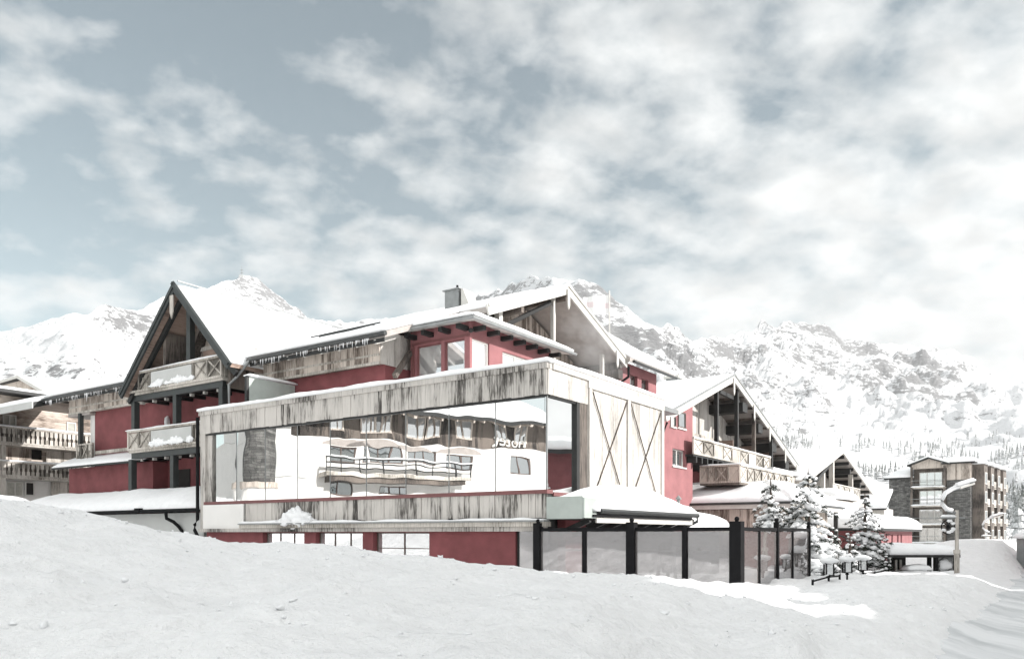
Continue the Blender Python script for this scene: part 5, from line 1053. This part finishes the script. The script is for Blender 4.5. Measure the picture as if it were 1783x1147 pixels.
# ================================================================ street lamps
def street_lamp(label, px, Y, ytop, ybase, s):
    X = (px - CX) / F * Y; zt_ = (HOR - ytop) / F * Y; zb = (HOR - ybase) / F * Y
    t = Thing('street_lamp', label, 'street lamp', (X, Y, zb), WF, 'ornate snow-covered street lamps')
    t.part('pole', MB().tube([(X, Y, zb - .4), (X, Y, zb + 1.0)], .085 * s, 10).tube([(X, Y, zb + 1.0), (X, Y, zt_ + .1)], .06 * s, 10).tube([(X, Y, zb + .95), (X, Y, zb + 1.08)], .11 * s, 10), 'rail_wood')
    P = lambda dx, dy: (X + dx / F * Y, Y, zt_ - dy / F * Y)
    arc = [(0, 0), (-8, -2), (-18, -5), (-25, -13), (-26, -22), (-20, -33), (-8, -40), (6, -45), (20, -52), (30, -54)]; arc = [(a * s, c * s) for a, c in arc]
    t.part('curved_arm', MB().tube([P(*a) for a in arc], .045 * s, 8), 'zinc'); sn = MB().tube([P(a, c - 2.2 * s) for a, c in arc[1:-1]], .078 * s, 8)
    sn.snow([P(-3 * s, -44 * s)[:1] + (Y - .12, P(0, -46 * s)[2]), P(30 * s, -50 * s)[:1] + (Y - .12, P(0, -56 * s)[2]), P(30 * s, -50 * s)[:1] + (Y + .12, P(0, -56 * s)[2]), P(-3 * s, -44 * s)[:1] + (Y + .12, P(0, -46 * s)[2])], .12 * s, (12, 4), .03, .1, 2, .4)
    t.part('arm_snow', sn, 'roofsnow', smooth=True)
    t.part('lamp_head', MB().hexa([P(4 * s, -42 * s)[:1] + (Y - .1, P(0, -42 * s)[2]), P(30 * s, -48 * s)[:1] + (Y - .06, P(0, -50 * s)[2]), P(30 * s, -48 * s)[:1] + (Y + .06, P(0, -50 * s)[2]), P(4 * s, -42 * s)[:1] + (Y + .1, P(0, -42 * s)[2]),
        P(4 * s, -45 * s)[:1] + (Y - .1, P(0, -45.5 * s)[2]), P(30 * s, -50 * s)[:1] + (Y - .06, P(0, -53 * s)[2]), P(30 * s, -50 * s)[:1] + (Y + .06, P(0, -53 * s)[2]), P(4 * s, -45 * s)[:1] + (Y + .1, P(0, -45.5 * s)[2])]), 'white_frame')
    hb = MB().tube([P(-30 * s, 8 * s), P(14 * s, 8 * s)], .03 * s, 6); m = MB()
    for i in range(24):      # iron medallion with a cross and leaves
        a0, a1 = 2 * math.pi * i / 24, 2 * math.pi * (i + 1) / 24; m.tube([P(-15 * s + 12 * s * math.cos(a0), 24 * s + 12 * s * math.sin(a0)), P(-15 * s + 12 * s * math.cos(a1), 24 * s + 12 * s * math.sin(a1))], .02 * s, 5)
    for i in range(6):
        a0 = math.pi * i / 6 + .3; m.tube([P(-15 * s - 10 * s * math.cos(a0), 24 * s - 10 * s * math.sin(a0)), P(-15 * s, 24 * s), P(-15 * s + 10 * s * math.cos(a0), 24 * s + 10 * s * math.sin(a0))], .013 * s, 5)
    md = t.part('iron_medallion', m, 'black'); t.part('medallion_bracket', hb, 'zinc', md); b_ = MB()
    rn = random.Random(4)
    for i in range(9): a0 = rn.uniform(0, 6.28); b_.blob(P(-15 * s + 10 * s * math.cos(a0), 23 * s + 10 * s * math.sin(a0)), .09 * s, .05, .05 * s, 7, 5, .3, i)
    b_.snow([P(-28 * s, 0)[:1] + (Y - .05, P(0, 7 * s)[2]), P(-2 * s, 0)[:1] + (Y - .05, P(0, 7 * s)[2]), P(-2 * s, 0)[:1] + (Y + .05, P(0, 7 * s)[2]), P(-28 * s, 0)[:1] + (Y + .05, P(0, 7 * s)[2])], .10 * s, (10, 2), .03, .08, 2, .4)
    t.part('medallion_snow', b_, 'roofsnow', md, True)
street_lamp('nearest street lamp with a snow-covered curved arm beside the shelter', 1666, 27, 893, 1012, 1.0)
street_lamp('farther street lamp of the same kind down the road in front of the apartments', 1727, 41, 928, 982, .62)

# ================================================================ snow-covered shelter
KH = Thing('glass_shelter', 'dark-framed glass shelter buried under a wide mound of snow left of the street lamp', 'shelter', (0, 0, -1.7)); KH.o.location = WF.w((15, 29, -1.7)); KH.o.rotation_euler = (0, 0, 0)
KH.fr = WF; KH.b = Vector((15, 29, -1.7)); Ys = 30
g2 = lambda px, py, Y=Ys: ((px - CX) / F * Y, (HOR - py) / F * Y)
xa, _ = g2(1560, 0); xb, _ = g2(1660, 0); zc = g2(0, 965)[1]; zlo = -2.0
KH.part('back_wall', MB().box(xa + .2, xb - 1.0, Ys + 1.6, Ys + 1.7, zlo, zc - .02), 'stone'); KH.part('side_panel', MB().box(g2(1627, 0)[0], xb - .04, Ys - .02, Ys + .02, zlo + .2, zc - .02), 'zinc', label='scratched translucent side panel')
KH.part('side_panel_snow', MB().blob((g2(1645, 0)[0], Ys - .05, g2(0, 982)[1]), .28, .06, .22, 10, 6, .4), 'roofsnow', smooth=True)
for px in (1628, 1660): KH.part('post', MB().box(g2(px, 0)[0] - .04, g2(px, 0)[0] + .04, Ys - .09, Ys - .025, zlo, zc), 'dark')
KH.part('door_frame', MB().box(g2(1618, 0)[0] - .06, g2(1618, 0)[0] + .06, Ys - .06, Ys + .06, zlo, zc - .02).box(g2(1624, 0)[0] - .05, g2(1624, 0)[0] + .05, Ys - .3, Ys - .12, zlo, zc - .1), 'black')
for px in (1570, 1578): KH.part('ski_stand', MB().box(g2(px, 0)[0] - .03, g2(px, 0)[0] + .03, Ys + .4, Ys + .46, zlo, zc - .2), 'white_fascia')
q = [(g2(1543, 0)[0], Ys - .3, zc), (xb + .1, Ys - .3, zc), (xb + .1, Ys + 2.2, zc), (g2(1543, 0)[0], Ys + 2.2, zc)]
ks = KH.part('roof', MB().slab(q, .1), 'dark'); KH.part('roof_snow', MB().snow(q, .42, (30, 16), .06, .9, 4, .3), 'roofsnow', ks, True)
KH.part('bench_snow', MB().snow([(xa + .3, Ys - .4, -1.35), (g2(1615, 0)[0], Ys - .4, -1.35), (g2(1615, 0)[0], Ys + .3, -1.35), (xa + .3, Ys + .3, -1.35)], .2, (20, 6), .08, .3, 4, .3), 'roofsnow', smooth=True)
# gatepost and bushes by the road
KM = Thing('grey_gatepost', 'grey stone gatepost with a snow cap at the right border', 'gatepost', (0, 0, 0), WF); KM.b = Vector((22.3, 34.8, -1.7)); KM.o.location = WF.w(KM.b)
KM.part('pillar', MB().box(22.2, 22.7, 34.6, 35.1, -1.8, -.2), 'zinc'); KM.part('snow_cap', MB().snow([(22.1, 34.5, -.19), (22.8, 34.5, -.19), (22.8, 35.2, -.19), (22.1, 35.2, -.19)], .25, (8, 8), .03, .25, 3, .3), 'roofsnow', smooth=True)
def bush(label, px, py, Y, r, h, seed):
    X, Z = g2(px, py, Y); rn = random.Random(seed); t = Thing('snowy_bush', label, 'bush', (X, Y, Z), WF, 'bare snowy bushes beyond the road'); m = MB(); s = MB()
    for i in range(90):
        a = rn.uniform(0, 6.28); e = Vector((math.cos(a) * r * rn.uniform(.2, 1), math.sin(a) * r * .6, h * rn.uniform(.4, 1))); b0 = Vector((X + e.x * .25, Y + e.y * .25, Z - .2)); m.tube([b0, b0 + e * .5 + Vector((rn.uniform(-.1, .1), 0, .1)), b0 + e], .018, 4, .006)
        if i % 2: s.blob(b0 + e * rn.uniform(.4, 1), .13, .13, .07, 6, 4, .4, i)
    t.part('twigs', m, 'bark'); t.part('twig_snow', s, 'roofsnow', smooth=True)
bush('frosted bush at the right border beyond the far lamp', 1768, 968, 62, 2.6, 2.4, 1); bush('second frosted bush left of the right-border gatepost', 1752, 990, 48, 1.5, 1.2, 2)

# flagpole behind the gable
fx_, fz_ = H.X(1061, 566, -9.5 - 3); FP = Thing('flagpole', 'slender flagpole rising behind the right gable with a faded pale flag', 'flagpole', (-12.5, fx_, 7)); zt2 = H.X(1061, 506, -12.5)[1]
FP.part('pole', MB().tube([(-12.5, fx_, 6), (-12.5, fx_, zt2)], .05, 8), 'white_fascia')
m = MB(); rows = []
for i in range(13):
    u = i / 12; rows.append([(-12.5 - 1.0 * u * 1.3, fx_ - u * 1.2 + .12 * math.sin(u * 9), zt2 - .25 - .25 * u - v * 1.2) for v in (0, 1)])
for i in range(12): m.hexa([rows[i][1], rows[i + 1][1], tuple(Vector(rows[i + 1][1]) + Vector((.02, -.02, 0))), tuple(Vector(rows[i][1]) + Vector((.02, -.02, 0))), rows[i][0], rows[i + 1][0], tuple(Vector(rows[i + 1][0]) + Vector((.02, -.02, 0))), tuple(Vector(rows[i][0]) + Vector((.02, -.02, 0)))])
def flagm():
    mt, nt, b = newmat('flag_cloth'); t = nd(nt, 'ShaderNodeTexCoord'); s = nd(nt, 'ShaderNodeSeparateXYZ'); nt.links.new(t.outputs['Generated'], s.inputs[0])
    nt.links.new(ramp(nt, s.outputs[2], [(.38, (.72, .72, .71)), (.40, (.64, .56, .56)), (.62, (.64, .56, .56)), (.64, (.72, .72, .71))]), b.inputs['Base Color']); return mt
M['flag'] = flagm(); FP.part('flag', m, 'flag')

# ================================================================ hotel across the street: what the long glazing mirrors
def mir(px, py, bv): x, z = H.Y(px, py, bv); return (x, -bv, z)
pA = H.Y(540, 800, 22.4)[0]; pB = H.Y(945, 800, 42.5)[0]
ang = math.atan2(-42.5 + 22.4, pB - pA)      # direction in hotel frame from left to right as seen in the mirror
o_w = H.w((pA, -22.4, 0)); e_w = H.w((pB, -42.5, 0)); wa = math.atan2(e_w.y - o_w.y, e_w.x - o_w.x); Lf = math.hypot(e_w.x - o_w.x, e_w.y - o_w.y)
MF = Frame((o_w.x, o_w.y), wa)               # x along the facade; which side faces the street is decided below
Z = lambda py, px: (HOR - py) / F * (60 + 12 * (px - 540) / 405)
side = 1                                      # street lies on +y of this frame
hc = H.w((-5, 0, 0)); sgn = 1 if MF.inv(hc.x, hc.y)[1] > 0 else -1
def U(px):                                    # facade coordinate of the point mirrored at this pixel
    lo, hi = -30.0, Lf + 40
    for _ in range(50):
        mid = (lo + hi) / 2; p = MF.w((mid, 0, 0)); h = H.inv(p.x, p.y); v = H.w((h[0], -h[1], 0)); q = CX + F * v.x / v.y
        if q < px: lo = mid
        else: hi = mid
    return lo
RH = Thing('hotel_across_street', 'white hotel with dark timber upper storey, mirrored in the long annex glazing', 'building', (Lf / 2, -5 * sgn, -1.7), MF)
s_ = sgn; pz_ = lambda d: d * s_
u0_, u1_ = U(455), U(1010)
wins = []
for a, c_, t_, b_ in ((576, 621, 777, 804), (637, 690, 778, 806), (706, 764, 783, 808), (780, 816, 791, 817), (886, 921, 798, 822), (572, 612, 838, 862), (655, 705, 848, 862)):
    ux, uy = U(a), U(c_); wins.append((min(ux, uy), max(ux, uy), Z(b_, (a + c_) / 2), Z(t_, (a + c_) / 2)))
ub_ = lambda px: Z(757 + (px - 520) * .07, px); zmid = 7.35
RH.part('white_storey', MB().cells('x', u0_, u1_, -1.7, zmid, 0 if s_ < 0 else -.3, .3, wins), 'plaster'); RH.part('core', MB().box(u0_ + .01, u1_ - .01, -.32 * s_ if s_ > 0 else .32, -12 * s_, -1.7, zmid), 'plaster')
for a, c_, z0, z1 in wins: RH.window('x', a, c_, z0, z1, -.2 * s_, 2 + int((c_ - a) > 2.3), 0, 'frame', 'pane', .09, .07, side=s_)
up = MB(); uu0 = U(518)
if True:
    p0, p1 = ((uu0, 0), (u1_ - 4, 0)) if s_ < 0 else ((u1_ - 4, 0), (uu0, 0))
    up.boards(p0, p1, zmid + .01, 10.4, .3, .05, .02, 91); up.box(uu0, u1_ - 4, -.02 * s_, -12 * s_, zmid + .01, 10.4)
RH.part('timber_storey', up, 'brown_wood')
for px in (590, 640, 660, 725, 755, 800, 870, 905):
    u = U(px); RH.window('x', u - .7, u + .7, zmid + .5, zmid + 2.3, .08 * s_, 2, 0, 'warm_wood', 'bright_pane', .12, .06, 'timber_window', side=s_)
for px in (600, 650, 720, 800):   # painted arches over the windows
    u = U(px); n_ = 12; RH.part('painted_arch', MB().prism([(u + 2.0 * math.cos(math.pi * i / n_), .004 * s_, zmid - .55 + .5 * math.sin(math.pi * i / n_)) for i in range(n_ + 1)], (0, .01 * s_, 0)), 'pale_soffit')
re_ = 2.6
q = [(uu0 - 1.5, re_ * s_, 9.6), (u1_ - 2, re_ * s_, 9.6), (u1_ - 2, -8 * s_, 13.2), (uu0 - 1.5, -8 * s_, 13.2)]
if s_ < 0: pass
else: q = [q[1], q[0], q[3], q[2]]
rh = RH.part('roof', MB().slab(q, .3), 'dark'); RH.part('roof_snow', MB().snow(q, .45, (50, 20), .1, .8, 44, .5), 'roofsnow', rh, True)
m = MB(); u = uu0 - 1
while u < u1_ - 2.5: m.beam((u, re_ * s_ * .95, 9.2), (u, 0, 10.0), .15, .25); u += 1.2
RH.part('rafter_ends', m, 'warm_wood', rh)
b0_, b1_ = sorted((U(549), U(797))); zb_ = Z(826, 640)
bl = RH.part('balcony', MB().box(b0_, b1_, 0.003 * s_, 1.8 * s_, zb_ - .3, zb_), 'rail_wood'); m = MB()
for dz in (.35, .7, 1.05): m.tube([(b0_, 1.75 * s_, zb_ + dz), (b1_, 1.75 * s_, zb_ + dz)], .05, 6)
u = b0_
while u <= b1_: m.box(u - .04, u + .04, 1.7 * s_, 1.8 * s_, zb_, zb_ + 1.08); u += (b1_ - b0_) / 8
RH.part('railing', m, 'dark', bl); RH.part('balcony_snow', MB().snow([(b0_, 1.5 * s_, zb_ + 1.11), (b1_, 1.5 * s_, zb_ + 1.11), (b1_, 1.9 * s_, zb_ + 1.11), (b0_, 1.9 * s_, zb_ + 1.11)][::s_], .12, (60, 3), .04, .2, 2, .4), 'roofsnow', bl, True)
RH.part('balcony_underside', MB().box(b0_ + .5, b1_ - .5, .1 * s_, 1.6 * s_, zb_ - .75, zb_ - .31), 'brown_wood', bl)
me = textmesh('hotel:', 1.75, .05); me.materials.append(M['white_frame']); o = bpy.data.objects.new('lettering', me); col.objects.link(o); o.parent = RH.o
uc = U(883); o.location = (uc - Lf / 2, (.16 * s_) - RH.b.y, 8.0 + 1.7); o.rotation_euler = (R(90), 0, 0 if s_ < 0 else R(180))
# arched attic window wall and stone chimney stack at its far end
a0_, a1_ = sorted((U(462), U(515))); n_ = 14
RH.part('arched_window', MB().prism([((a0_ + a1_) / 2 + 1.5 * math.cos(math.pi * i / n_), .01 * s_, 5.6 + 1.1 * math.sin(math.pi * i / n_)) for i in range(n_ + 1)] + [((a0_ + a1_) / 2 - 1.5, .01 * s_, 4.2), ((a0_ + a1_) / 2 + 1.5, .01 * s_, 4.2)], (0, .1 * s_, 0)), 'greyplaster')
q = [(u0_ - 1, 1.2 * s_, 8.6), (uu0 - .1, 1.2 * s_, 8.6), (uu0 - .1, -9 * s_, 11.5), (u0_ - 1, -9 * s_, 11.5)]
if s_ > 0: q = [q[1], q[0], q[3], q[2]]
RH.part('wing_wall', MB().box(u0_, uu0 - .1, -.1 * s_, -9 * s_, zmid + .02, 8.5), 'plaster'); RH.part('wing_roof_snow', MB().slab(q, .2).snow(q, .4, (20, 12), .1, .6, 4, .5), 'roofsnow')
ST = Thing('stone_round_tower', 'grey stone tower with white base mirrored at the left of the glazing', 'tower', (U(430), 3 * s_, -1.7), MF)
ut = U(432); ST.part('stone_shaft', MB().tube([(ut, 3 * s_, 3.2), (ut, 3 * s_, 9.5)], 1.5, 18), 'stone'); ST.part('white_base', MB().tube([(ut, 3 * s_, -1.7), (ut, 3 * s_, 3.19)], 1.9, 18, 1.6), 'plaster'); ST.part('ring', MB().tube([(ut, 3 * s_, 3.1), (ut, 3 * s_, 3.5)], 1.75, 18), 'warm_wood')
# sloping snow bank at the foot of that hotel
pts_ = [(u0_ - 14, 8 * s_, -1.8), (u1_ + 6, 8 * s_, -1.8), (u1_ + 6, .6 * s_, 2.2), (u0_ - 14, .6 * s_, 2.2)]
if s_ > 0: pts_ = [pts_[1], pts_[0], pts_[3], pts_[2]]
me_ = MB().snow(pts_, .8, (60, 14), .5, 2.0, 55, .1)
SB = Thing('ploughed_snow_bank', 'long ploughed bank of snow at the foot of the white hotel across the street', 'snow bank', (Lf / 2, 4 * s_, -1.7), MF); SB.part('packed_snow', me_, 'snow', smooth=True)

# ================================================================ tall hotel on the sunny side of the street: its shadow lies over the road and the near bank
CASTERS = {}
def caster(name, label, x0, x1, y0, y1, zt, fl, wm='plaster'):
    t = Thing(name, label, 'building', ((x0 + x1) / 2, (y0 + y1) / 2, -1.7), WF)
    hs = []; z = .2
    while z + 2.2 < zt - 1:
        y = y0 + 1.5
        while y + 1.6 < y1: hs.append((y, y + 1.5, z, z + 1.6)); y += 3.4
        z += 2.9
    t.part('wall', MB().cells('y', y0, y1, -1.8, zt, x0, .3, hs), wm); t.part('core', MB().box(x0 + .31, x1, y0, y1, -1.8, zt), wm)
    t.part('chimney', MB().box(x0 + 2.5, x0 + 3.3, y0 + 4, y0 + 4.8, zt, zt + 2.4), 'zinc')
    for a, c_, z0, z1 in hs: t.window('y', a, c_, z0, z1, x0 + .2, 2, 0, 'frame', 'pane', .07, .06, side=-1)
    xm = (x0 + x1) / 2; rr_ = 2 if zt > 9 else 1; q = [(x0 - .8, y0 - .1, zt), (xm, y0 - .1, zt + rr_), (xm, y1 + .1, zt + rr_), (x0 - .8, y1 + .1, zt)]; qb = [(xm, y0 - .1, zt + rr_), (x1 + .8, y0 - .1, zt), (x1 + .8, y1 + .1, zt), (xm, y1 + .1, zt + rr_)]
    rf = t.part('roof', MB().slab([q[0], q[3], q[2], q[1]][::-1], .25).slab(qb, .25), 'dark'); t.part('roof_snow', MB().snow(q, .4, (8, 24), .08, .6, 2, .5).snow(qb, .4, (8, 24), .08, .6, 3, .5), 'roofsnow', rf, True); CASTERS[name] = t
caster('tall_street_hotel', 'tall pale plastered hotel on the sunny side of the road', 20, 34, -30, 5.4, 14.5, 5)
t = CASTERS['tall_street_hotel']      # unseen gallery-shaped blocker, added to shade the left crest of the bank
gl = t.part('shade_blocker', MB().box(19.7, 20.8, 5.3, 11.0, 8.0, 14.3), 'brown_wood', label='narrow unseen timber box added over the low house to shade the bank crest')
t.part('shade_blocker_snow', MB().snow([(19.5, 5.2, 14.31), (21.1, 5.2, 14.31), (21.1, 11.2, 14.31), (19.5, 11.2, 14.31)], .35, (6, 20), .06, .4, 3, .5), 'roofsnow', gl, True)
t.part('brace', MB().beam((20.2, 5.4, 6.6), (20.2, 7.4, 7.95), .25, .25), 'brown_wood', gl)
caster('low_street_house', 'low pale plastered house beside the tall hotel on the sunny side of the road', 20.5, 29, 5.7, 20.5, 5.15, 2)
caster('red_street_house', 'plain red-walled house farthest along the sunny side of the road', 25, 33, 22.5, 37, 5.0, 2, 'red')

# ================================================================ mountain air
hz = bpy.data.materials.new('thin_haze'); hz.use_nodes = True; nt = hz.node_tree; nt.nodes.clear()
pv = nd(nt, 'ShaderNodeVolumePrincipled'); pv.inputs['Color'].default_value = (.95, .965, .98, 1); pv.inputs['Density'].default_value = HAZE; pv.inputs['Anisotropy'].default_value = .1
oo = nd(nt, 'ShaderNodeOutputMaterial'); nt.links.new(pv.outputs[0], oo.inputs['Volume'])
M['haze'] = hz
m = MB().box(-7000, 7000, -400, 4200, -40, 1100); me = bpy.data.meshes.new('haze'); me.from_pydata(m.v, [], m.f); me.materials.append(hz)
o = bpy.data.objects.new('haze', me); col.objects.link(o); o['kind'] = 'stuff'; o['label'] = 'thin pale mountain haze between the village and the peaks'; o['category'] = 'haze'

# steam drifting out under the right gable
stm = bpy.data.materials.new('steam'); stm.use_nodes = True; nt = stm.node_tree; nt.nodes.clear()
pv = nd(nt, 'ShaderNodeVolumePrincipled'); pv.inputs['Color'].default_value = (.95, .95, .95, 1)
v = objco(nt); ln = nd(nt, 'ShaderNodeVectorMath', operation='LENGTH'); nt.links.new(v, ln.inputs[0])
n = noi(nt, v, 2.2, 4, .6); fall = ramp(nt, ln.outputs['Value'], [(.25, 1.0), (.95, 0.0)])
dn = mth(nt, 'MULTIPLY', mth(nt, 'MULTIPLY', fall, mth(nt, 'MAXIMUM', mth(nt, 'SUBTRACT', n, .42), 0.0)), 2.4); nt.links.new(dn, pv.inputs['Density'])
oo = nd(nt, 'ShaderNodeOutputMaterial'); nt.links.new(pv.outputs[0], oo.inputs['Volume']); M['steam'] = stm
me = bpy.data.meshes.new('steam'); m = MB().blob((0, 0, 0), 1, 1, 1, 20, 12, 0); me.from_pydata(m.v, [], m.f); me.materials.append(stm)
o = bpy.data.objects.new('steam', me); col.objects.link(o); yy, zz_ = H.X(1035, 600, -5.8); o.location = H.w((-5.8, yy, zz_)); o.scale = (1.3, 3.0, 2.2); o.rotation_euler = (0, R(-18), H.a); o['kind'] = 'stuff'; o['label'] = 'wisp of pale steam drifting under the right gable'; o['category'] = 'steam'
